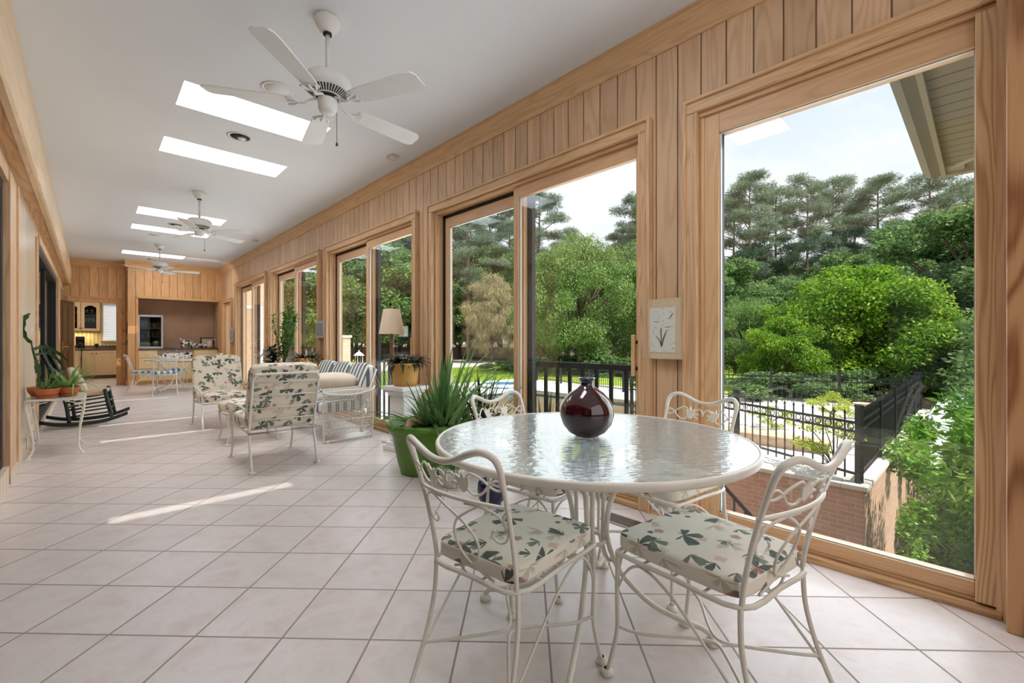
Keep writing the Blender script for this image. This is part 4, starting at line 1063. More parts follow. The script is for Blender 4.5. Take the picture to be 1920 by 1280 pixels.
# ------------------------------------------------------------------ rocking chair (faces +X, tipped back)
t = thing('rocking_chair', 'dark green ladder back rocking chair with woven rush seat by the left wall', 'rocking chair', (-.02, 8.43, 0), R(-5))
D = M['rocker']; W2 = .27
for s in (-1, 1):
    pts = [(-.43,s*W2,.075),(-.25,s*W2,.026),(-.02,s*W2,.014),(.22,s*W2,.04),(.43,s*W2,.115)]
    P = spl(pts, 6); vs = []; fs = []
    for p in P: vs += [p+Vector((0,-.016,-.0)), p+Vector((0,.016,0)), p+Vector((0,.016,.045)), p+Vector((0,-.016,.045))]
    for i in range(len(P)-1):
        for j in range(4): fs.append((4*i+j, 4*i+(j+1)%4, 4*i+4+(j+1)%4, 4*i+4+j))
    fs += [(3,2,1,0), tuple(4*(len(P)-1)+j for j in range(4))]
    MB().add(vs, fs).build('rocker', D, t)
    MB().tube([(.27,s*W2,.07),(.235,s*W2,.25),(.20,s*W2,.455)], [.019,.024,.022], 10).ball((.198,s*W2,.462), .024).build('leg', D, t)
    bk = spl([(-.15,s*W2*.9,.055),(-.19,s*W2*.9,.35),(-.30,s*W2*.9,.70),(-.42,s*W2*.9,1.02)], 6)
    MB().tube(bk, .021, 10).ball((-.43,s*W2*.9,1.05), .026, .026, .032).build('back_post', D, t)
    r_ = MB()
    for z0, z1 in ((.14,.13), (.24,.22), (.34,.32)): r_.tube([(.255-z0*.15,s*W2,z0+.03),(-.17,s*W2*.9,z1)], .011, 8)
    r_.build('side_rung', D, t)
for x, w_, z in ((.245,W2,.2), (.245,W2,.32), (-.17,W2*.9,.24)): MB().tube([(x,-w_,z),(x,w_,z)], .011, 8).build('cross_rung', D, t)
for x, z in ((-.27,.60),(-.33,.76),(-.385,.91)):
    P = [(x-.035*math.cos(k/10*PI-PI/2)+.0, -W2*.9+2*W2*.9*k/10, z) for k in range(11)]
    vs = []; fs = []
    for p in P: vs += [(p[0],p[1],p[2]-.04),(p[0]-.03,p[1],p[2]+.055)]
    for i in range(10): fs.append((2*i,2*i+2,2*i+3,2*i+1))
    MB().add(vs, fs, True).build('back_slat', D, t)
sm = Matrix.Translation((.01,0,.415)) @ Matrix.Rotation(R(-9),4,'Y')
MB().cushion(.215,.265,.022,p=7,M=sm).build('seat', M['rush'], t)
o = MB().cushion(.06,.19,.19,p=2.6,M=Matrix.Rotation(R(-24),4,'Y')).build('cushion', M['pink_cloth'], loc=(-.12, 8.40, .60)); tag(o, 'pale pink cushion standing on the rocking chair seat', 'cushion')

# ------------------------------------------------------------------ lounge chairs and ottoman (face +Y at rotation 0)
def tubeframe(mb, pts, r=.011, closed=False, k=5): mb.tube(spl(pts, k, closed), r, 8, closed)
def make_lounge(label):
    t = thing('lounge_chair', label, 'armchair')
    W_ = .27; I = M['white_metal']
    for s in (-1, 1):
        l = MB().tube(spl([(s*W_,-.37,.012),(s*W_,-.33,.13),(s*W_,-.29,.26),(s*W_,-.27,.33)], 5), .011)
        l.lathe([(0,0),(.03,0),(.026,.012),(.008,.016)], 12, (s*W_,-.372,0)); l.build('leg', I, t)
        l = MB().tube(spl([(s*W_,.395,.012),(s*W_,.37,.05),(s*W_,.33,.16),(s*W_,.35,.26),(s*W_,.37,.33)], 5), .011)
        l.lathe([(0,0),(.03,0),(.026,.012),(.008,.016)], 12, (s*W_,.397,0)); l.build('leg', I, t)
        a = MB().tube(spl([(s*W_,-.30,.50),(s*(W_+.03),-.1,.545),(s*(W_+.045),.15,.545),(s*(W_+.04),.32,.53),(s*(W_+.02),.37,.48),(s*W_,.36,.36)], 5), .01)
        for q in range(3): a.tube(spl([(s*(W_+.02),.33-q*.07,.35),(s*(W_+.03),.28-q*.05,.45),(s*(W_+.035),.22-q*.12,.54)]), .005, 6)
        a.build('armrest', I, t)
    f = MB().tube([(-W_,-.29,.32),(W_,-.29,.32),(W_,.38,.35),(-W_,.38,.35)], .011, 8, True)
    for q in range(4): f.tube([(-W_,-.15+q*.14,.33+q*.006),(W_,-.15+q*.14,.33+q*.006)], .006, 6)
    f.build('seat_frame', I, t)
    by = lambda z: -.27 - (z-.33)*.30
    fr = [(-W_, by(z), z) for z in (.33,.5,.68,.79)] + [(-W_+.02, by(.825), .825), (-W_+.06, by(.84), .84), (W_-.06, by(.84), .84), (W_-.02, by(.825), .825)] + [(W_, by(z), z) for z in (.79,.68,.5,.33)]
    MB().tube(spl(fr, 4), .011, 10).build('back_frame', I, t)
    for z in (.43,.54,.65,.77): MB().tube([(-W_,by(z),z),(W_,by(z),z)], .0065, 8).build('back_bar', I, t)
    MB().cushion(.275,.33,.062,(0,.06,.405),p=5,n=14,crown=.12).build('seat_cushion', M['floral2'], t)
    Mb = Matrix.Translation((0,-.285,.64)) @ Matrix.Rotation(R(16.5),4,'X')
    MB().cushion(.285,.055,.295,p=9,n=18,M=Mb).build('back_cushion', M['floral2'], t)
    return t
A = make_lounge('floral lounge chair with white slatted metal back turned to the camera'); A.location = (1.27, 4.635, 0); A['group'] = 'floral lounge chairs'
dup(A, (1.285, 6.98, 0), PI, 'floral lounge chair facing the camera, behind the footstool')
t = thing('footstool', 'floral cushioned footstool with white legs between the two lounge chairs', 'footstool', (1.33, 5.80, 0))
for sx in (-1,1):
    for sy in (-1,1):
        l = MB().tube(spl([(sx*.25,sy*.2,.33),(sx*.25,sy*.19,.25),(sx*.235,sy*.18,.13),(sx*.25,sy*.205,.03),(sx*.255,sy*.21,.01)], 5), .01)
        l.lathe([(0,0),(.026,0),(.022,.012),(.008,.014)], 12, (sx*.255, sy*.21, 0)); l.build('leg', M['white_metal'], t)
MB().tube([(-.26,-.21,.33),(.26,-.21,.33),(.26,.21,.33),(-.26,.21,.33)], .011, 8, True).build('frame', M['white_metal'], t)
MB().cushion(.28,.245,.062,(0,0,.40),p=4.5,n=14,crown=.15).build('cushion', M['floral2'], t)

# ------------------------------------------------------------------ glider sofa (faces -X, back to the windows)
t = thing('glider_sofa', 'white wire mesh glider sofa with navy and white striped cushions', 'sofa')
I = M['white_metal']; X0, X1 = 1.86, 2.42; Y0, Y1 = 4.96, 6.60
for y in (Y0, Y1):
    a = MB()
    lp = [(X0+.03,y,.02),(X1-.05,y,.02),(X1,y,.06),(X1,y,.50),(X1-.06,y,.56),(X0+.06,y,.56),(X0,y,.50),(X0,y,.06)]
    a.tube(spl(lp, 5, True), .0125, 8, True)
    a.tube(spl([(X0-.02,y-.03,.58),(X0+.02,y-.07,.545),(X0+.28,y-.11,.525),(X1-.05,y-.07,.56),(X1+.02,y-.02,.60)]), .011, 8)
    a.tube(spl([(X0-.02,y+.05,.585),(X0+.25,y+.05,.59),(X1+.02,y+.05,.60)]), .009, 8)
    a.tube([(X0+.0,y,.24),(X1,y,.24)], .007, 6).tube([(X0+.0,y,.14),(X1,y,.14)], .007, 6)
    for x in (X0+.04, X1-.06): a.lathe([(0,0),(.022,0),(.02,.014),(0,.016)], 10, (x, y, 0))
    a.build('side_frame', I, t)
    m = MB(); n = 26
    for k in range(1, n): x = X0+(X1-X0)*k/n; m.box(x-.0026,x+.0026,y-.0026,y+.0026,.08,.55)
    for k in range(22): z = .09+k*.021; m.box(X0,X1,y-.0024,y+.0024,z-.0024,z+.0024)
    for k in range(1, n):
        x = X0+(X1-X0)*k/n; u = (x-X0)/(X1-X0); dz = .02*math.sin(PI*u)
        m.add([(x-.0026,y-.06-.04*math.sin(PI*u),.555-dz),(x+.0026,y-.06-.04*math.sin(PI*u),.555-dz),(x+.0026,y+.05,.595),(x-.0026,y+.05,.595)], [(0,1,2,3)])
    for k in range(9):
        w_ = k/8; m.box(X0,X1,y-.09+.14*w_-.0024,y-.09+.14*w_+.0024,.535+.055*w_,.540+.055*w_)
    m.build('mesh_panel', I, t)
f = MB()
for x in (X0+.06, X1-.08): f.tube([(x,Y0,.14),(x,Y1,.14)], .01, 8).tube([(x,Y0+.02,.30),(x,Y1-.02,.30)], .011, 8)
f.build('base_rail', I, t)
for y in (Y0+.06, Y1-.06):
    MB().box(-.02,.02,-.008,.008,0,.20,Matrix.Translation((X0+.1,y,.13)) @ Matrix.Rotation(R(-18),4,'Y')).build('swing_arm', I, t)
    MB().box(-.02,.02,-.008,.008,0,.26,Matrix.Translation((X1-.10,y,.06)) @ Matrix.Rotation(R(4),4,'Y')).build('swing_arm', I, t)
Mb = Matrix.Translation((2.36,0,.60)) @ Matrix.Rotation(R(22),4,'Y')
bk = MB().tube([Mb @ Vector((.05,Y0+.03,-.3)), Mb @ Vector((.05,Y0+.03,.22)), Mb @ Vector((.05,Y1-.03,.22)), Mb @ Vector((.05,Y1-.03,-.3))], .011, 8)
for k in range(1,24):
    y = Y0+.03+(Y1-Y0-.06)*k/24; bk.tube([Mb @ Vector((.05,y,-.3)), Mb @ Vector((.05,y,.22))], .002, 4)
for k in range(9): bk.tube([Mb @ Vector((.05,Y0+.03,-.26+.055*k)), Mb @ Vector((.05,Y1-.03,-.26+.055*k))], .002, 4)
bk.build('back_frame', I, t)
for k in range(3):
    yc = Y0+.03 + (Y1-Y0-.06)*(k+.5)/3; hw = (Y1-Y0-.06)/6
    MB().cushion(.30,hw,.068,(2.13,yc,.385),p=6,n=12,crown=.1).build('seat_cushion', M['stripe_y'], t)
    MB().cushion(.062,hw,.25,(0,yc,.02),p=5,n=12,M=Mb).build('back_cushion', M['stripe_y'], t)
o = MB().cushion(.25,.13,.085,p=2.8,n=12).build('pillow', M['cream_cloth'], loc=(2.08, 5.20, .665)); o.rotation_euler = (R(14),R(2),R(-4)); tag(o, 'cream pillow lying on the near end of the striped glider', 'pillow')
o = MB().cushion(.12,.20,.17,p=2.6,n=12).build('pillow', M['cream_cloth'], loc=(2.02, 6.40, .64)); o.rotation_euler = (0,R(-30),R(10)); tag(o, 'cream pillow at the far end of the striped glider', 'pillow')

# ------------------------------------------------------------------ pedestal, basket plant, floor lamp
t = thing('pedestal', 'white square plant pedestal by the window with a basket on it', 'pedestal', (2.40, 4.16, 0), R(8))
p_ = MB()
p_.box(-.165,.165,-.165,.165,0,.05).box(-.145,.145,-.145,.145,.05,.085).build('base', M['white'], t, bevel=.008)
MB().box(-.115,.115,-.115,.115,.085,.56).build('shaft', M['white'], t, bevel=.012)
MB().box(-.13,.13,-.13,.13,.56,.59).box(-.15,.15,-.15,.15,.59,.615).box(-.17,.17,-.17,.17,.615,.66).build('capital', M['white'], t, bevel=.008)
bk = [(0,.0),(.115,0),(.125,.05),(.138,.16),(.148,.20),(.158,.205),(.158,.235),(.146,.24),(.138,.22),(0,.215)]
def dark_plant(label, loc, seed, n=70):
    t = potted('potted_plant', label, loc, bk, M['wicker'], 30)
    b = MB(); r2 = random.Random(seed)
    for k in range(n):
        a = r2.uniform(0, 2*PI); rr = r2.uniform(.0,.13)
        b.blade((rr*math.cos(a), rr*math.sin(a), .215), a+r2.uniform(-.5,.5), r2.uniform(.13,.24), r2.uniform(.016,.026), r2.uniform(.3,1.35), r2.uniform(1.2,2.9), .3, 6)
    b.build('leaves', M['leaf_dark'], t)
    return t
dark_plant('dark leaved plant in a tan basket pot on the white pedestal', (2.40, 4.16, .66), 3, 130)
t = thing('floor_lamp', 'floor lamp with cream shade behind the pedestal', 'lamp', (2.475, 4.59, 0))
MB().lathe([(0,0),(.105,0),(.11,.01),(.105,.022),(.02,.03),(0,.03)], 28).build('base', M['white_metal'], t)
MB().tube([(0,0,.03),(0,0,.75)], .014, 10).tube([(0,0,.75),(0,0,1.24)], [.026,.018], 12).build('pole', M['lampwood'], t)
MB().lathe([(.142,1.205),(.092,1.485),(.09,1.485),(.14,1.205)], 32).build('lamp_shade', M['shade'], t)
MB().tube([(0,0,1.24),(0,0,1.5)], .005, 6).ball((0,0,1.51), .012).tube([(-.09,0,1.48),(.09,0,1.48)], .003, 5).build('finial', M['brass'], t)

# ------------------------------------------------------------------ big green pot with aloes
t = thing('potted_aloe', 'large bright green pot overflowing with long aloe leaves by the window', 'potted plant', (2.12, 3.34, 0))
MB().lathe([(0,.0),(.20,0),(.21,.012),(.235,.10),(.272,.28),(.28,.33),(.294,.338),(.298,.37),(.322,.378),(.333,.40),(.328,.425),(.30,.43),(.288,.41),(.27,.36),(0,.36)], 48).build('pot', M['green_pot'], t)
MB().lathe([(0,.375),(.272,.368)], 30).build('soil', M['soil'], t)
rng = random.Random(12); b = MB()
for k in range(150):
    a = rng.uniform(0, 2*PI); rr = rng.uniform(.02,.2); big = k < 34
    L_ = rng.uniform(.5,.86) if big else rng.uniform(.4,.92)
    az = a+rng.uniform(-.6,.6); left = math.cos(az)*-.7266+math.sin(az)*.687
    if left > .1: L_ *= 1-.6*left
    b.blade((.10+rr*math.cos(a), -.11+rr*math.sin(a), .36), az, L_, rng.uniform(.032,.052) if big else rng.uniform(.009,.02), rng.uniform(.6,1.5), rng.uniform(-.1,.9), .45, 8)
for a, L_, d_ in ((3.0,.5,1.6), (2.6,.42,1.2), (3.5,.38,1.4), (3.2,.58,.9), (4.4,.4,1.8), (4.8,.45,2.2), (5.2,.4,2.4)):
    b.blade((.1*math.cos(a), .1*math.sin(a), .37), a, L_, .032, .75, d_, .45, 9)
b.build('leaves', M['leaf_aloe'], t)
o = MB().lathe([(0,0),(.04,0),(.055,.03),(.05,.07),(.03,.09),(0,.09)], 16).build('glazed_ball', M['blue_glaze'], loc=(2.09, 3.14, .374)); tag(o, 'dark blue glazed ornament sitting in the big green pot', 'ornament')
o = MB().tube(spl([(0,0,0),(.05,.02,.05),(.13,.03,.06),(.2,.02,.02)]), [.028,.03,.035,.034,.03,.03,.03,.033,.034,.03,.028,.028,.03,.028,.025,.022,.02,.018,.012][:19], 8).build('driftwood', M['bread'], loc=(1.86, 3.22, .40)); tag(o, 'pale twisted driftwood resting on the left edge of the big green pot', 'driftwood')
o = MB().cushion(.055,.04,.03,p=2.5,n=6).build('stone', M['rock'], loc=(2.23, 3.12, .40)); tag(o, 'pale stone lying among the aloe leaves in the green pot', 'stone')
# smaller pots beside it
t = potted('spiky_plant', 'dark spiky plant in a grey pot behind the back left dining chair', (2.53, 3.07, 0), [(0,0),(.10,0),(.12,.1),(.14,.26),(.15,.28),(.135,.28),(.12,.24),(0,.24)], M['grey_clay'])
b = MB(); rng = random.Random(5)
for k in range(60):
    a = rng.uniform(0, 2*PI); b.blade((.02*math.cos(a), .02*math.sin(a), .25), a, rng.uniform(.4,.72), rng.uniform(.010,.02), rng.uniform(.7,1.5), rng.uniform(-.2,.7), .5, 7)
b.build('leaves', M['leaf_spike'], t)
t = potted('spiky_plant', 'thin spiky plant rising behind the chair beside the sliding window', (2.50, 2.28, 0), [(0,0),(.09,0),(.1,.1),(.115,.24),(.10,.24),(0,.22)], M['black'])
b = MB()
for k in range(16):
    a = rng.uniform(0, 2*PI); b.blade((.02*math.cos(a), .02*math.sin(a), .22), a, rng.uniform(.45,.62), rng.uniform(.011,.016), rng.uniform(1.15,1.5), rng.uniform(-.1,.2), .5, 7)
b.build('leaves', M['leaf_spike'], t)
t = potted('potted_plant', 'low pot with thin hanging leaves on the floor in front of the green pot', (2.06, 2.84, 0), [(0,0),(.085,0),(.1,.05),(.115,.12),(.122,.14),(.11,.14),(0,.12)], M['white_metal'])
b = MB()
for k in range(34):
    a = rng.uniform(0, 2*PI); b.blade((.03*math.cos(a), .03*math.sin(a), .13), a, rng.uniform(.16,.34), rng.uniform(.006,.012), rng.uniform(.4,1.3), rng.uniform(1.4,2.8), .4, 8)
b.build('leaves', M['leaf_aloe'], t)
o = MB().lathe([(0,0),(.06,0),(.09,.04),(.1,.1),(.095,.15),(.08,.17),(.07,.165),(.08,.1),(0,.03)], 28).build('glazed_pot', M['blue_glaze'], loc=(2.02, 2.34, 0)); tag(o, 'shiny dark blue glazed pot on the floor behind the back left dining chair', 'pot')

# ------------------------------------------------------------------ plants beyond the glider
t = thing('plant_stand', 'low white table with plants by the fourth sliding window', 'table', (2.27, 7.50, 0))
MB().box(-.32,.32,-.5,.5,.60,.63).build('table_top', M['white_metal'], t, bevel=.006)
for sx in (-1,1):
    for sy in (-1,1): MB().tube([(sx*.28,sy*.46,.6),(sx*.29,sy*.47,0)], .015, 8).build('leg', M['white_metal'], t)
dark_plant('dark leaved plant in a tan basket pot beside the tall green plant', (2.42, 7.20, .63), 9, 110)
t = potted('tall_houseplant', 'tall bright green leafy houseplant by the fourth sliding window', (2.24, 7.62, .63), [(0,0),(.09,0),(.11,.1),(.12,.16),(.105,.16),(0,.14)], M['terracotta'])
st = MB(); lv = MB(); rng = random.Random(21)
for k in range(9):
    a = rng.uniform(0,2*PI); tp = Vector((.16*math.cos(a), .2*math.sin(a), rng.uniform(.7,1.0)))
    P = spl([(0,0,.14), tuple(tp*.5+Vector((rng.uniform(-.03,.03),rng.uniform(-.03,.03),.1))), tuple(tp)], 8)
    st.tube(P, .005, 6)
    for p in P[3:]:
        for q in range(4): lv.blade(p, rng.uniform(0,2*PI), rng.uniform(.09,.16), rng.uniform(.014,.022), rng.uniform(-.2,.9), rng.uniform(.3,1.3), .2, 4)
st.build('stem', M['bark'], t); lv.build('leaves', M['leaf_house'], t)
t = potted('dark_houseplant', 'bushy dark green plant to the left of the tall houseplant', (2.10, 7.72, .63), [(0,0),(.08,0),(.1,.1),(.105,.14),(.09,.14),(0,.12)], M['terracotta'])
b = MB()
for k in range(90):
    a = rng.uniform(0,2*PI); h = rng.uniform(.1,.42); rr = rng.uniform(0,.1)
    b.blade((rr*math.cos(a), rr*math.sin(a), h), a, rng.uniform(.12,.22), rng.uniform(.02,.032), rng.uniform(.0,1.), rng.uniform(.8,2.), .2, 5)
b.build('leaves', M['leaf_dark'], t)
o = MB().lathe([(0,0),(.05,0),(.075,.04),(.08,.08),(.06,.1),(.05,.1),(0,.05)], 20).build('glazed_bowl', M['blue_glaze'], loc=(2.06, 7.36, .63)); tag(o, 'small dark blue bowl on the white plant table', 'bowl')
o = MB().cushion(.14,.17,.07,(0,0,.07),p=5).build('box_planter', M['white_metal'], loc=(2.02, 7.14, .63)); tag(o, 'pale square planter at the near corner of the white plant table', 'planter')

# ------------------------------------------------------------------ far dining set
t = thing('dining_table', 'far white iron table with clear glass top before the alcove', 'table', (1.42, 12.55, 0))
MB().lathe([(.54,.70),(.562,.70),(.565,.725),(.55,.728),(.54,.722),(.54,.70)], 48).build('table_rim', M['white_metal'], t)
MB().lathe([(0,.718),(.552,.718),(.552,.724),(0,.724)], 48, smooth=False).build('glass_top', M['table_glass'], t)
for k in range(4):
    a = R(45+90*k); d = (math.cos(a), math.sin(a))
    P = lambda r_, z: (d[0]*r_, d[1]*r_, z)
    MB().tube(spl([P(.45,.70), P(.36,.58), P(.16,.45), P(.07,.34), P(.12,.2), P(.28,.1), P(.40,.06), P(.42,.01)], 5), .011, 8).build('leg', M['white_metal'], t)
fc = make_chair('', 'far dining chairs', 'white_metal', 'stripe_x')
fc['label'] = 'far white iron chair with blue striped cushion, nearest the camera at the far table'
fc.location = (1.17, 12.02, 0); fc.rotation_euler.z = R(-5)
dup(fc, (.88, 12.62, 0), R(-90), 'far white iron chair with its back to the kitchen doorway')
dup(fc, (1.98, 12.70, 0), R(90), 'far white iron chair on the window side of the far table')
dup(fc, (1.46, 13.08, 0), R(180), 'far white iron chair on the alcove side of the far table')
# ------------------------------------------------------------------ outside: terrace, pool, walls
DZ = -.83
outer = [(3,3.6),(3,7),(3,12),(8,16.8),(16.5,16.8),(17.3,1.15),(7.54,1.15),(7.54,3.6)]
inner = [(5.2,4.4),(6.3,7.0),(7.6,9.6),(9.6,12.6),(12.4,12.0),(12.6,5.0),(8.2,4.4),(6.8,4.4)]
mb = MB(); k = len(outer)
mb.add([(*p, DZ) for p in outer] + [(*p, DZ) for p in inner], [(i, (i+1)%k, (i+1)%k+k, i+k) for i in range(k)])
struct('pool_deck', mb, M['concrete'])
mb = MB(); mb.add([(*p, DZ) for p in inner] + [(*p, DZ-.5) for p in inner], [(i, (i+1)%k, (i+1)%k+k, i+k) for i in range(k)])
pool = sroot('pool'); mb.build('tile_band', M['spa_blue'], pool)
cp = MB().tube([(*p, DZ+.02) for p in inner], .07, 6, True); cp.build('coping', M['stone_cap'], pool)
tag(MB().add([(*p, DZ-.24) for p in inner], [tuple(range(k))]).build('pool_water', M['pool_water'], pool), kind=None)
t = thing('spa', 'round raised spa with blue tile band at the far side of the pool', 'spa', (13.0, 14.4, DZ-.1))
MB().lathe([(1.05,.0),(1.05,.22),(1.02,.25),(.8,.25),(.8,.08)], 40).build('spa_rim', M['stone_cap'], t)
MB().lathe([(1.06,.1),(1.06,.17),(1.055,.17)], 40).lathe([(.8,.23),(.79,.1)], 40).build('tile_band', M['spa_blue'], t)
MB().lathe([(0,.12),(.8,.12)], 40).build('water', M['spa_water'], t)
struct('lawn', MB().add([(2.9,16.8,DZ-.02),(17,16.8,DZ-.02),(26,27,DZ-.02),(2.9,27,DZ-.02)], [(0,1,2,3)]), M['grass'])
struct('lawn_side', MB().add([(14.8,3.6,DZ-.03),(40,3.6,DZ-.03),(40,26,DZ-.03),(16.4,26,DZ-.03),(15,12,DZ-.03)], [(0,1,2,3,4)]), M['grass'])
struct('sports_court', MB().add([(2.9,27,DZ-.03),(26,27,DZ-.03),(44,40,DZ-.03),(44,66,DZ-.03),(2.9,66,DZ-.03)], [(0,1,2,3,4)]), M['court'])
struct('ground', MB().add([(-150,-150,-3.3),(250,-150,-3.3),(250,1.1,-3.3),(-150,1.1,-3.3)], [(0,1,2,3)]).add([(2.9,1.1,-3.3),(7.7,1.1,-3.3),(7.7,3.7,-3.3),(2.9,3.7,-3.3)], [(0,1,2,3)]), M['dirt'])
struct('ground_wood', MB().add([(7.6,1.1,DZ-.12),(260,1.1,DZ-.12),(260,260,DZ-.12),(-60,260,DZ-.12),(-60,16.8,DZ-.12),(7.6,16.8,DZ-.12)], [(0,1,2,3,4,5)]), M['ground_far'])
# retaining walls: shaded brick front, sunlit side
r = sroot('wall_retaining')
MB().box(7.54, 7.8, 1.12, 3.6, -3.3, DZ-.061).build('brick_front', M['brick_y'], r)
MB().box(3.0, 7.78, 3.601, 3.8, -3.3, DZ-.06).build('brick_back', M['brick_x'], r)
MB().box(7.545, 17.4, 1.10, 1.3, -3.3, DZ-.06).build('brick_side', M['brick_x'], r)
MB().box(7.5, 7.86, 1.361, 3.559, DZ-.059, DZ+.012).box(7.5, 17.45, 1.06, 1.36, DZ-.059, DZ+.012).box(3.0, 7.86, 3.56, 3.85, DZ-.059, DZ+.012).build('stone_cap', M['stone_cap'], r, bevel=.012)
struct('pool_step', MB().box(9.2, 9.6, 1.9, 4.2, DZ, DZ+.16).box(9.15,9.65,1.85,4.25,DZ+.16,DZ+.2), M['bread'])

# metal fences: one thing per run, every bay a panel, every post a part
def fence(label, p0, p1, bays, h=1.0, sp=.11, rings=False, mat='black_metal', z0=DZ, pr=.008, skip_last=False, name='metal_fence', solid=False):
    p0 = Vector((*p0, z0)); p1 = Vector((*p1, z0)); d = (p1-p0); L_ = d.length; d.normalize()
    t = thing(name, label, 'fence', tuple(p0), math.atan2(d.y, d.x))
    for k in range(bays + (0 if skip_last else 1)):
        x = L_*k/bays
        MB().box(x-.035,x+.035,-.035,.035,0,h+.06).box(x-.042,x+.042,-.042,.042,h+.06,h+.085).build('post', M[mat], t)
    for k in range(bays):
        a, b = L_*k/bays+.035, L_*(k+1)/bays-.035
        m = MB().box(a,b,-.016,.016,h-.18,h-.145).box(a,b,-.016,.016,.10,.13)
        m.box(a,b,-.016,.016,h-.30,h-.27)
        n = max(1, int((b-a)/sp))
        for j in range(1, n):
            x = a+(b-a)*j/n
            m.box(x-pr,x+pr,-pr,pr,.03,h-.03)
            m.add([(x-.0125,-.0125,h-.04),(x+.0125,-.0125,h-.04),(x+.0125,.0125,h-.04),(x-.0125,.0125,h-.04),(x,0,h+.02),(x,0,h-.08)], [(0,1,4),(1,2,4),(2,3,4),(3,0,4),(1,0,5),(2,1,5),(3,2,5),(0,3,5)])
        if rings:
            for j in range(n):
                x = a+(b-a)*(j+.5)/n
                m.tube([(x+.044*math.cos(R(30*q)), 0, h-.225+.044*math.sin(R(30*q))) for q in range(12)], .007, 5, True)
        m.build('fence_panel', M[mat], t)
    return t
fence('black metal fence with a row of rings on the shaded brick wall', (7.66,1.18), (8.62,3.12), 1, .98, .157, True, z0=DZ+.012)
fence('black metal fence beyond the ringed panel, running back along the terrace edge', (8.62,3.12), (10.4,6.4), 2, .98, .157, True)
fence('black metal fence receding along the sunlit side wall', (7.72,1.2), (17.2,1.26), 5, .98, .075, False, pr=.009, z0=DZ+.012)
fence('far black metal fence in front of the lawn and the dark shrubs', (17.2,1.35), (15.3,6.4), 3, 1.0, .13)
fence('far black metal fence behind the pool, in line with the vase', (15.3,6.4), (15.0,9.6), 2, 1.05, .11)
fence('far black metal fence at the left end of the pool terrace', (15.0,9.6), (16.9,17.5), 4, 1.05, .12)
# guard rails outside the sliding doors
def guard(a, b, label):
    t = thing('guard_rail', label, 'railing', (2.975, a, 0), 0, 'black guard rails outside the sliding doors')
    MB().box(-.02,.02,0,b-a,.895,.94).build('top_rail', M['black_metal'], t); MB().box(-.015,.015,0,b-a,.05,.08).build('bottom_rail', M['black_metal'], t)
    n = 9
    for k in range(n+1):
        y = (b-a)*k/n; MB().box(-.011,.011,y-.013,y+.013,0.0,.90).build('baluster', M['black_metal'], t)
    return t
for (a, b), lab in zip(WIN, ['black guard rail outside the first sliding window, behind the vase', 'black guard rail outside the second sliding window, behind the lamp', 'black guard rail outside the third sliding window', 'black guard rail outside the farthest sliding window']):
    guard(a+.1, (a+b)/2+.02, lab)
struct('ledge', MB().box(2.9, 3.05, 1.4, 13.2, -.12, 0.0), M['stone_cap'])
# stair rail going down outside the big fixed window
t = thing('stair_rail', 'black stair rail sloping down outside the big fixed window', 'railing')
Mr = lambda y: -.604 - (2.052-y)*.894
s = MB().tube([(5.2,2.7,Mr(2.7)+.12),(5.2,.9,Mr(.9)+.12)], .022, 8).tube([(5.2,2.7,Mr(2.7)-.36),(5.2,.9,Mr(.9)-.36)], .014, 6)
s.build('handrail', M['black_metal'], t)
for k in range(15):
    y = 2.6-k*.115; MB().box(5.19,5.21,y-.009,y+.009,Mr(y)-.62,Mr(y)+.10).build('baluster', M['black_metal'], t)
struct('stair', (lambda m: [m.box(4.6,5.3,2.9-.28*(k+1),2.9-.28*k,-3.3,-1.35-.22*k) for k in range(8)] and m)(MB()), M['brick_x'])

# eave of the neighbouring wing above the big window
r = sroot('roof_eave')
MB().box(3.0, 5.62, -2.2, .24, 2.66, 2.70).build('soffit', M['vinyl'], r)
MB().box(3.0, 5.70, .24, .27, 2.62, 2.90).box(5.62, 5.70, -2.2, .24, 2.62, 2.9).build('fascia', M['moulding'], r)
MB().prism([(.27,2.66),(.34,2.64),(.40,2.70),(.41,2.86),(.27,2.86)], 3.0, 5.74, 'X').build('gutter', M['fascia'], r)
MB().box(3.0, 5.70, -2.2, .26, 2.88, 3.0).build('roof_edge', M['black'], r)
MB().box(5.45,5.62,.12,.24,2.645,2.66).tube([(5.5,.2,2.655),(4.9,-.4,2.655)], .02, 6).build('hip_trim', M['moulding'], r)
# wing of the house seen through the farthest sliding window
r = sroot('house_wing')
MB().box(2.95, 4.5, 16.6, 20, -.9, 3.2).build('brick_wall', M['brick_far'], r)
MB().box(3.3, 4.2, 16.54, 16.6, -.5, 2.3).build('door_frame', M['white'], r)
MB().box(3.4, 4.1, 16.52, 16.56, -.5, 2.2).build('door_panel', M['bread'], r)

# far side of the court
def at(u, d):   # bearing from the room's near end and distance across the garden
    a = R(43.4); return (math.sin(a)*d + math.cos(a)*(u-960)/838*d, math.cos(a)*d - math.sin(a)*(u-960)/838*d)
def wall_run(name, label, pts, z0, h, th, mat, cat):
    m = MB()
    for (x0,y0),(x1,y1) in zip(pts, pts[1:]):
        L_ = math.hypot(x1-x0, y1-y0)
        m.box(0, L_, -th/2, th/2, 0, h, Matrix.Translation((x0,y0,z0)) @ Matrix.Rotation(math.atan2(y1-y0,x1-x0),4,'Z'))
    return tag(m.build(name, mat), label, cat)
wall_run('garden_wall', 'long low brick wall along the far side of the court', [at(640,60), at(862,57), at(985,50), at(1040,46)], DZ-.1, 1.35, .4, M['brick_far'], 'wall')
t = thing('mesh_fence', 'teal wire mesh fence standing behind the far brick wall', 'fence')
pts = [at(855,58.5), at(990,51.5), at(1100,44)]
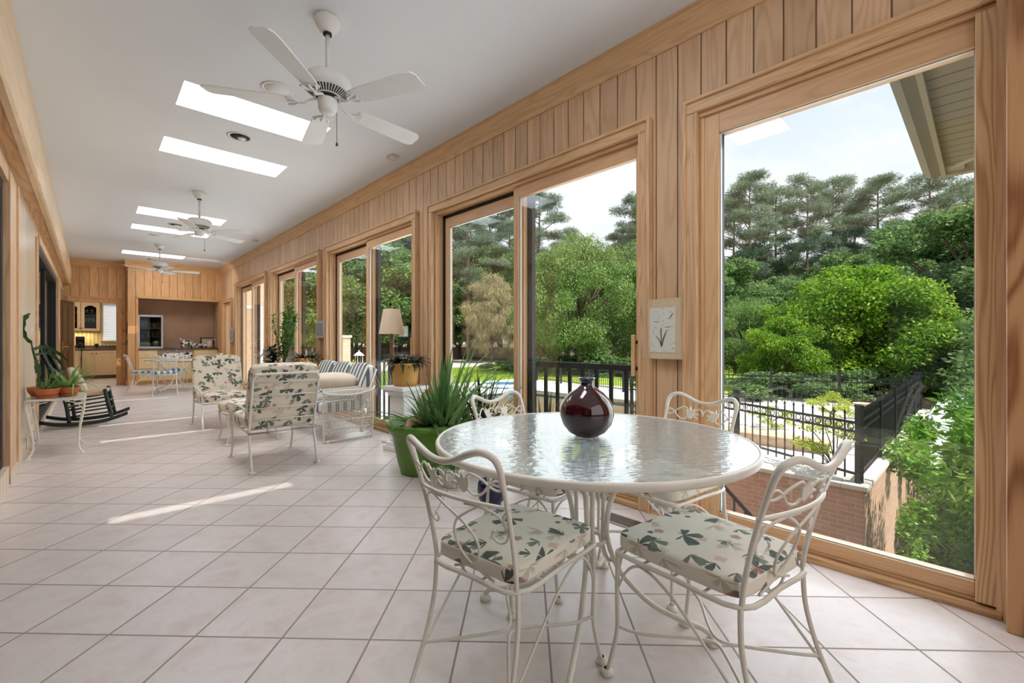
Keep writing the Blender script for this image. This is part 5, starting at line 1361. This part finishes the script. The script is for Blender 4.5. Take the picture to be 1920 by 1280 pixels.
for (x0,y0),(x1,y1) in zip(pts, pts[1:]):
    L_ = math.hypot(x1-x0,y1-y0); n = 6
    Mw = Matrix.Translation((x0,y0,DZ-.1)) @ Matrix.Rotation(math.atan2(y1-y0,x1-x0),4,'Z')
    for q in range(n): MB().tube([(L_*q/n,0,0),(L_*q/n,0,2.7)], .05, 6, M=Mw).build('post', M['teal_fence'], t)
    m = MB().box(0,L_,-.02,.02,2.62,2.68,Mw).box(0,L_,-.02,.02,1.3,1.34,Mw)
    for q in range(40): m.box(L_*q/40-.035,L_*q/40+.035,-.01,.01,0,2.65,Mw)
    m.build('mesh_panel', M['teal_fence'], t)
fence('far dark iron fence beyond the court, left of the basketball hoop', at(652,55), at(815,54), 6, 2.2, .28, name='iron_fence', pr=.022)
t = thing('brick_pillar', 'tall tan brick gate pillar beyond the court', 'pillar', (*at(647,40), DZ))
MB().box(-.35,.35,-.35,.35,-.1,2.3).build('shaft', M['brick_far'], t); MB().box(-.45,.45,-.45,.45,2.3,2.5).build('cap', M['stone_cap'], t)
t = thing('basketball_hoop', 'white basketball backboard on a pole at the far court', 'basketball hoop', (*at(752,45), DZ), R(-46))
MB().tube([(0,.3,0),(0,.3,2.9),(0,0,3.1)], .06, 8).build('pole', M['black_metal'], t)
MB().box(-.75,.75,-.03,.02,2.4,3.55).build('backboard', M['white'], t)
MB().box(-.75,.75,-.045,-.03,3.49,3.55).box(-.75,.75,-.045,-.03,2.4,2.46).box(-.75,-.69,-.045,-.03,2.4,3.55).box(.69,.75,-.045,-.03,2.4,3.55).box(-.26,.26,-.045,-.03,2.6,2.65).box(-.26,-.21,-.045,-.03,2.6,3.05).box(.21,.26,-.045,-.03,2.6,3.05).box(-.26,.26,-.045,-.03,3.0,3.05).build('border', M['spa_blue'], t)
MB().tube([(.23*math.cos(R(30*q)), -.28+.23*math.sin(R(30*q)), 2.62) for q in range(12)], .018, 6, True).build('rim', M['terracotta'], t)
t = thing('garden_lantern', 'white capped garden lantern on a post beyond the glider', 'lantern', (*at(673,12), DZ))
MB().lathe([(0,0),(.09,0),(.06,.1),(.045,.2),(.04,1.35),(.07,1.38),(0,1.38)], 16).build('post', M['white'], t)
for q in range(4): MB().box(-.07+.14*(q%2)-.006,-.07+.14*(q%2)+.006,-.07+.14*(q//2)-.006,-.07+.14*(q//2)+.006,1.38,1.58).build('frame_bar', M['white'], t)
MB().lathe([(0,1.38),(.055,1.39),(.055,1.56),(0,1.56)], 12).build('lamp_glass', M['cab_glass'], t)
MB().lathe([(0,1.72),(.012,1.72),(.015,1.68),(.05,1.66),(.14,1.585),(.14,1.57),(0,1.57)], 16).build('cap', M['white'], t)
t = thing('stone_urn', 'pale stone urn on the terrace behind the receding fence', 'urn', (14.1, 1.95, DZ))
MB().lathe([(0,0),(.2,0),(.2,.08),(.1,.14),(.08,.28),(.2,.4),(.3,.6),(.36,.66),(.33,.68),(.27,.6),(0,.55)], 24).build('urn', M['bread'], t)
MB().box(-.25,.25,-.25,.25,-.0,.06).build('plinth', M['bread'], t); t.scale = (.6,.6,.6); t.location.y = 2.1

# ------------------------------------------------------------------ foliage
def leaf_mesh(name, centers, radii, n, ln, wd, seed, mat, flat=.35, shell=.55, up=.2):
    """n pointed leaves over a set of ellipsoid sprays."""
    rg = np.random.default_rng(seed)
    c = np.array(centers, float); r = np.array(radii, float)
    if r.ndim == 1: r = np.repeat(r[:,None], 3, 1)
    w = (r[:,0]*r[:,1])**.9; w /= w.sum()
    idx = rg.choice(len(c), n, p=w)
    d = rg.normal(size=(n,3)); d /= np.linalg.norm(d, axis=1, keepdims=True)
    rad = shell + (1-shell)*rg.random(n)**.6
    P = c[idx] + d*r[idx]*rad[:,None]
    ax = d*np.array([1,1,.35]) + rg.normal(size=(n,3))*.6 + np.array([0,0,up-.25]); ax /= np.linalg.norm(ax, axis=1, keepdims=True)
    nm = d*.7 + np.array([0,0,.7]) + rg.normal(size=(n,3))*flat*1.4
    sd = np.cross(ax, nm); sd /= np.maximum(np.linalg.norm(sd, axis=1, keepdims=True), 1e-6)
    L = ln*(.6+.8*rg.random(n))[:,None]; W = wd*(.7+.6*rg.random(n))[:,None]
    V = np.empty((n,4,3)); V[:,0] = P; V[:,1] = P + ax*L*.45 + sd*W; V[:,2] = P + ax*L; V[:,3] = P + ax*L*.45 - sd*W
    me = bpy.data.meshes.new(name)
    me.vertices.add(4*n); me.vertices.foreach_set('co', V.ravel())
    me.loops.add(4*n); me.loops.foreach_set('vertex_index', np.arange(4*n, dtype=np.int32))
    me.polygons.add(n); me.polygons.foreach_set('loop_start', np.arange(0, 4*n, 4, dtype=np.int32)); me.polygons.foreach_set('loop_total', np.full(n, 4, np.int32))
    me.update(); me.validate(); me.materials.append(mat)
    return me
def link(name, me, parent):
    o = bpy.data.objects.new(name, me); C.objects.link(o); o.parent = parent; return o

def make_pine(name, label, seed, H=20., group=None):
    rg = random.Random(seed)
    t = thing(name, label, 'tree', group=group)
    tr = MB(); bend = [rg.uniform(-.25,.25) for _ in range(6)]
    tp = spl([(bend[0]*k*.3, bend[1]*k*.3, H*k/4) for k in range(5)], 4)
    tr.tube(tp, [.24*(1-.8*i/(len(tp)-1)) for i in range(len(tp))], 8)
    cs = []; rs = []
    for k in range(26):
        z = H*(.42 + .56*(k/25)); a = k*2.4 + rg.uniform(-.5,.5)
        f = (z/H-.42)/.58
        L_ = H*(.17*(1-f)**.55 + .035)*rg.uniform(.55,1.2)
        if k < 6 and rg.random() < .4: L_ *= .5
        e = Vector((math.cos(a)*L_, math.sin(a)*L_, z + L_*rg.uniform(.0,.35)))
        b = Vector((bend[0]*z/H, bend[1]*z/H, z-.3))
        tr.tube([b, b.lerp(e,.5)+Vector((0,0,-.12)), e], [.07,.045,.02], 5)
        for q in range(rg.randint(3,5)):
            p = b.lerp(e, rg.uniform(.5,1.08)) + Vector((rg.uniform(-.7,.7), rg.uniform(-.7,.7), rg.uniform(-.1,.5)))
            s = rg.uniform(.45,.95); cs.append(p); rs.append((s, s, s*.55))
    tr.build('trunk', M['grey_bark'], t, uv=False)
    link('crown', leaf_mesh('pine_crown', cs, rs, 26000, .34, .028, seed, M['leaf_pine'], .8, .1, .3), t)
    return t
def make_broad(name, label, seed, H, Wd, mat, nleaf=34000, ln=.22, wd=.07, trunk=True, low=.12, group=None, cat='tree', clumps=74, bark='bark', droop=.0):
    rg = random.Random(seed)
    t = thing(name, label, cat, group=group)
    cs = []; rs = []
    for k in range(clumps):
        while True:
            x, y, z = rg.uniform(-1,1), rg.uniform(-1,1), rg.uniform(-1,1)
            q = math.sqrt(x*x+y*y+z*z)
            if .35 < q < 1.: break
        zz = H*(low + (1-low)*(.5+.5*z)*.96)
        wz = 1. if z < .2 else 1-.35*(z-.2)
        cs.append((x*Wd*.5*wz, y*Wd*.5*wz, zz)); s = rg.uniform(.06,.125)*Wd; rs.append((s*1.15, s*1.15, s*.8))
    tr = MB()
    tr.tube(spl([(0,0,-.2),(.05,.03,H*.25),(-.04,.06,H*.5),(0,0,H*.8)], 4), [.035*Wd*.6*(1-.07*i) for i in range(13)], 8)
    for k in range(0, clumps, 3):
        c = Vector(cs[k]); b = Vector((0,0,max(.05*H, c.z*.45)))
        tr.tube([b, b.lerp(c,.55)+Vector((0,0,.04*H)), c], [.012*Wd,.008*Wd,.003*Wd], 5)
    tr.build('trunk', M[bark], t, uv=False)
    link('crown', leaf_mesh(name+'_crown', cs, rs, nleaf, ln, wd, seed, M[mat], .5, .3, droop), t)
    return t
ZG = DZ-.12
def put(src, first, u, d, vtop, H, label, wf=1., zg=ZG, rz=None):
    """plant a copy so that its height above ground suits the skyline there"""
    x, y = at(u, d); h = (640-vtop)/838*d + 1.12 - zg; s = h/H
    rzz = rng2.uniform(0, 6.28) if rz is None else rz
    if first: src.location = (x,y,zg); src.rotation_euler.z = rzz; src.scale = (s*wf,s*wf,s); src['label'] = label; return src
    return dup(src, (x,y,zg), rzz, label, sc=(s*wf,s*wf,s))
rng2 = random.Random(3)
PL = 'tall thin topped pine standing in the wood beyond the gardens'
pines = [make_pine('pine_tree', PL, 11, group='pines of the far wood'), make_pine('pine_tree', PL, 23, group='pines of the far wood')]
used = [False, False]
def pine(u, d, v, k, wf=1.):
    put(pines[k], not used[k], u, d, v, 20., PL, wf); used[k] = True
for i, (u, d, v) in enumerate([(1405,50,328),(1372,56,372),(1455,56,362),(1512,50,334),(1562,54,340),(1600,60,385),(1645,52,336),(1752,40,318),(1806,46,352),(1690,62,415),
        (1012,50,352),(1065,58,430),(1098,60,452),(1168,54,428),(1196,50,372),(1225,52,380),(1290,54,360),(880,60,362),(878,45,392),(922,62,368),(955,58,390),(845,56,380),(800,58,400),(985,66,420),
        (640,54,400),(700,52,395),(750,56,410),(590,50,420),(545,48,430)]):
    pine(u, d, v, i % 2, rng2.uniform(.9,1.2))
OL = 'leafy green tree standing in the wood beyond the gardens'
oaks = [make_broad('broadleaf_tree', OL, 5, 10., 8., 'leaf_oak', group='leafy trees of the far wood'), make_broad('broadleaf_tree', OL, 6, 10., 7., 'leaf_oak', group='leafy trees of the far wood', clumps=60)]
used2 = [False, False]
def oak(u, d, v, k, wf=1.):
    put(oaks[k], not used2[k], u, d, v, 10., OL, wf); used2[k] = True
for i, (u, d, v) in enumerate([(1395,40,545),(1440,42,520),(1490,44,505),(1530,40,500),(1575,46,470),(1620,36,500),(1660,40,452),(1700,38,470),(1735,32,500),(1790,26,420),(1838,24,345),(1880,26,380),(1340,44,470),(1280,42,460),
        (1230,40,460),(1190,44,470),(1100,46,470),(1030,44,470),(985,48,470),(940,54,440),(900,56,470),(862,52,440),(835,50,470),(800,48,450),(765,50,450),(730,48,455),(700,46,440),(668,46,430),(640,44,440),(610,44,430),(580,42,440),(552,42,430),(520,40,440),(490,40,430),(460,42,440),
        (1360,62,480),(1420,64,470),(1480,66,470),(1545,64,465),(1610,66,460),(1680,60,470),(1750,50,470),(1820,44,450),(780,62,430),(720,60,420),(660,60,420),(600,56,430),(540,54,430)]):
    oak(u, d, v, i % 2, rng2.uniform(.9,1.25))
e0 = make_broad('spreading_tree', '', 15, 9., 10., 'leaf_elm', 60000, .17, .045, group='soft green trees beyond the pool', clumps=100, droop=-.4)
EL = ['large soft green tree filling the first sliding window, left of the handle', 'soft green tree at the right edge of the first sliding window', 'soft green tree behind the vase, left of the large one', 'light green tree at the left edge of the big fixed window']
for i, (u, d, v, wf) in enumerate([(1085,27,440,.72), (1192,30,452,.8), (1022,34,490,.55), (1400,21.5,560,.85)]):
    put(e0, i == 0, u, d, v, 9., EL[i], wf)
put(make_broad('vine_covered_tree', '', 31, 8., 5., 'leaf_dry', 26000, .42, .014, clumps=110, droop=-1.0), True, 922, 42, 505, 8., 'pale dry tree draped with vines beyond the far brick wall', .9)
LL = make_broad('lime_tree', '', 41, 5., 6.4, 'leaf_lime', 70000, .14, .042, low=.02, clumps=120)
put(LL, True, 1590, 19, 498, 5., 'big round bright lime green bush in the middle of the fixed window', 1.0)
dup(LL, (*at(1475,17.8), ZG), 2., 'smaller lime green bush at the left foot of the big round one', sc=(.5,.5,.62))
dup(LL, (*at(1740,17.5), ZG), 4., 'lime green bush at the right foot of the big round one', sc=(.62,.62,.68))
dk = make_broad('dark_shrub', 'dark shrub behind the far metal fence', 51, 2., 3.2, 'leaf_oak', 7000, .16, .05, low=.0, cat='shrub', group='dark shrubs behind the far fence', clumps=30)
for i, (u, d, h, w_) in enumerate([(1440,15.6,1.,1.),(1500,16,.95,1.),(1560,16.4,1.,1.),(1610,17,1.1,1.),(1660,17.6,1.2,1.),(1250,22,1.1,1.4),(1150,26,1.3,1.5),(1090,28,1.3,1.4),(1020,28,1.2,1.3),(960,30,.9,1.2)]):
    if i == 0: dk.location = (*at(u,d), ZG); dk.scale = (w_,w_,h*.5)
    else: dup(dk, (*at(u,d), ZG), i*1.3, sc=(w_,w_,h*.5))
# close glossy shrub to the right of the side wall
rg = random.Random(77); cs = []; rs = []
for k in range(90):
    z = rg.uniform(-2.6, .75); w_ = 1 - max(0,(z+.2))*.35
    xx = 6.6+rg.uniform(-1.5,2.6); cs.append((xx, .085*xx-.42-rg.uniform(0,2.2)-max(0,z)*.3, z)); s = rg.uniform(.28,.48); rs.append((s*1.2,s*1.2,s*.6))
t = thing('glossy_shrub', 'large glossy leaved shrub close outside the right side of the fixed window', 'shrub')
m = MB()
for k in range(0,90,2): m.tube([(6.9+rg.uniform(-.5,.5), -.9+rg.uniform(-.3,.3), -3.3), (Vector(cs[k])+Vector((6.9,-.9,-2.4)))*.5, cs[k]], [.03,.018,.006], 5)
m.build('stem', M['bark'], t, uv=False)
link('leaves', leaf_mesh('shrub_leaves', cs, rs, 42000, .11, .02, 78, M['leaf_near'], .5, .15, .25), t)
cs = [(17+rg.uniform(-5,8), -1.2+rg.uniform(-3,1.2), rg.uniform(-3,1.8)) for _ in range(60)]
t = thing('hedge_tree', 'tall dark green trees massed beyond the receding fence', 'tree')
link('crown', leaf_mesh('hedge_leaves', [(c[0], c[1], c[2]+.6) for c in cs], [rg.uniform(.7,1.2) for _ in cs], 44000, .17, .05, 80, M['leaf_oak'], .5, .3, .0), t)
mm = MB()
for c in cs[::6]: mm.tube([(c[0],c[1],-3.3),(c[0],c[1],c[2]+1)], .05, 5)
mm.build('trunk', M['bark'], t, uv=False)
t = thing('creeper', 'yellow green creeper growing up the corner of the sunlit side wall', 'creeper')
cs = [(10.5+rg.uniform(0,3.5), .94+rg.uniform(-.14,.04), rg.uniform(-3,-.75)) for _ in range(26)] + [(9.6+rg.uniform(0,4), .95, rg.uniform(-1.05,-.6)) for _ in range(14)]
link('leaves', leaf_mesh('creeper_leaves', cs, [rg.uniform(.14,.26) for _ in cs], 4200, .1, .03, 81, M['leaf_near'], .6, .1, 0), t)
t = thing('young_shrub', 'spindly yellow green shrub at the fence corner', 'shrub', (7.95, 1.5, DZ))
cs = [(rg.uniform(-.35,.35), rg.uniform(-.3,.45), rg.uniform(.3,.75)) for _ in range(9)]
m = MB()
for c in cs: m.tube(spl([(0,0,0), (c[0]*.4,c[1]*.4,c[2]*.6), c], 4), .008, 5)
m.build('stem', M['bark'], t, uv=False)
link('leaves', leaf_mesh('young_leaves', cs, [(.17,.17,.06)]*9, 900, .055, .013, 82, M['leaf_yellow'], .5, .2, .1), t)
ys_ = make_broad('small_shrub', '', 61, 1., 1.1, 'leaf_yellow', 2600, .06, .012, low=.0, cat='shrub', clumps=16)
ys_.location = (11.2, 3.3, DZ); ys_['label'] = 'small yellow green shrub on the terrace behind the ringed fence'; ys_.scale = (.8,.8,.55)
dup(ys_, (*at(655,12.6), DZ), 1., 'yellow green bush beside the garden lantern', sc=(1.,1.,1.5))
dup(ys_, (12.9, 2.5, DZ), 2., 'small feathery shrub beside the stone urn', sc=(1.,1.,.8))

# grass blades over the lawns: nobody could count them
rg3 = np.random.default_rng(9); n = 26000
bx = np.where(rg3.random(n) < .7, rg3.uniform(5, 20, n), 0); P = np.empty((n,3))
P[:,0] = rg3.uniform(4, 24, n); P[:,1] = rg3.uniform(16.9, 27, n); P[:,2] = DZ-.02
V = np.empty((n,3,3)); a = rg3.uniform(0, 6.28, n); w_ = .02; h = rg3.uniform(.05,.14,n)
V[:,0] = P + np.stack([np.cos(a)*w_, np.sin(a)*w_, 0*a], 1); V[:,1] = P - np.stack([np.cos(a)*w_, np.sin(a)*w_, 0*a], 1); V[:,2] = P + np.stack([rg3.normal(size=n)*.03, rg3.normal(size=n)*.03, h], 1)
me = bpy.data.meshes.new('grass'); me.vertices.add(3*n); me.vertices.foreach_set('co', V.ravel()); me.loops.add(3*n); me.loops.foreach_set('vertex_index', np.arange(3*n, dtype=np.int32))
me.polygons.add(n); me.polygons.foreach_set('loop_start', np.arange(0,3*n,3,dtype=np.int32)); me.polygons.foreach_set('loop_total', np.full(n,3,np.int32)); me.update()
me.materials.append(leafm('grass_blades', lin(110,146,40), lin(160,188,66), lin(196,212,96), .4))
o = bpy.data.objects.new('grass', me); C.objects.link(o); tag(o, 'sunlit grass of the lawn beyond the pool', 'grass', kind='stuff')

# ------------------------------------------------------------------ light
def area(name, loc, rot, sx, sy, power, col=(1,1,1)):
    l = bpy.data.lights.new(name, 'AREA'); l.shape = 'RECTANGLE'; l.size = sx; l.size_y = sy; l.energy = power; l.color = col
    o = bpy.data.objects.new(name, l); C.objects.link(o); o.location = loc; o.rotation_euler = rot; return o
sun = bpy.data.lights.new('sun', 'SUN'); sun.energy = 6.6; sun.angle = R(.6); sun.color = (1, .97, .92)
so = bpy.data.objects.new('sun', sun); C.objects.link(so)
so.rotation_euler = Vector((-.45, 2.05, -3.16)).to_track_quat('-Z', 'Y').to_euler()
for i, (a, b) in enumerate(WIN):
    area('window_fill', (2.91, (a+b)/2, 1.25), (0, R(90), 0), 2.3, 2.3, 26, (.9,.95,1))  # added lamps outside the sliding doors, strengthening the daylight
area('window_fill', (2.80, .56, 1.2), (0, R(90), 0), 2.2, 1.0, 20, (.9,.95,1))  # same added lamp for the big fixed window
for a, b in SKY: area('skylight_fill', ((SX0+SX1)/2, (a+b)/2, CE+.5), (0,0,0), 1.1, .44, 32, (.97,.985,1))  # added lamps at the shaft tops to whiten the skylight wells
area('room_fill', (1.1, -1.45, 1.9), (R(90),0,0), 2.6, 2.2, 30, (.95,.97,1))  # added fill behind the camera, works like a flash
area('kitchen_lamp', (-.3, 18.75, 1.40), (0,0,0), .8, .2, 5, (1,.82,.5))
area('kitchen_fill', (-.1, 17, 2.68), (0,0,0), 1.2, 1.2, 24, (1,.94,.84))  # added fill under the kitchen ceiling, no fitting there
area('alcove_fill', (1.6, 13.2, 3.1), (R(35),0,0), 1.6, .6, 16, (1,.95,.88))

w = bpy.data.worlds.new('sky'); bpy.context.scene.world = w; w.use_nodes = True
nt = w.node_tree; nt.nodes.clear()
class GW(G):
    def __init__(s): s.t = nt; s.mat = None
g = GW()
d = g.n('TexCoord').outputs['Generated']; x, y, z = g.xyz(d)
zz = g.m('MAXIMUM', z, .02)
cl = g.n('TexNoise', {'Vector': g.vec(g.m('DIVIDE', x, g.m('ADD', zz, .25)), g.m('DIVIDE', y, g.m('ADD', zz, .25)), 0.), 'Scale': 1.6, 'Detail': 6, 'Roughness': .6}).outputs[0]
skyc = g.ramp(zz, [(0., lin(246,249,252)), (.25, lin(234,242,250)), (.6, lin(196,216,240)), (1., lin(170,198,232))])
c = g.mix(g.step(cl, .42, .66), skyc, lin(250,251,252))
bg = g.n('Background', {0: c, 1: 1.22})
o = nt.nodes.new('ShaderNodeOutputWorld'); nt.links.new(bg.outputs[0], o.inputs[0])

# ------------------------------------------------------------------ camera
cam = bpy.data.cameras.new('camera'); cam.sensor_width = 36; cam.lens = 838/1920*36; cam.clip_end = 1000; cam.clip_start = .02
co = bpy.data.objects.new('camera', cam); C.objects.link(co)
co.location = (0, 0, 1.12); co.rotation_euler = (R(90), 0, -R(43.4))
sc = bpy.context.scene; sc.camera = co
sc.view_settings.view_transform = 'Standard'; sc.view_settings.look = 'None'; sc.view_settings.exposure = 0
sc.cycles.max_bounces = 7; sc.cycles.transparent_max_bounces = 14; sc.cycles.diffuse_bounces = 4; sc.cycles.glossy_bounces = 4
sc.cycles.sample_clamp_indirect = 6; sc.cycles.use_denoising = True; sc.cycles.use_adaptive_sampling = True; sc.cycles.adaptive_threshold = .015
sc.cycles.caustics_reflective = False; sc.cycles.caustics_refractive = False
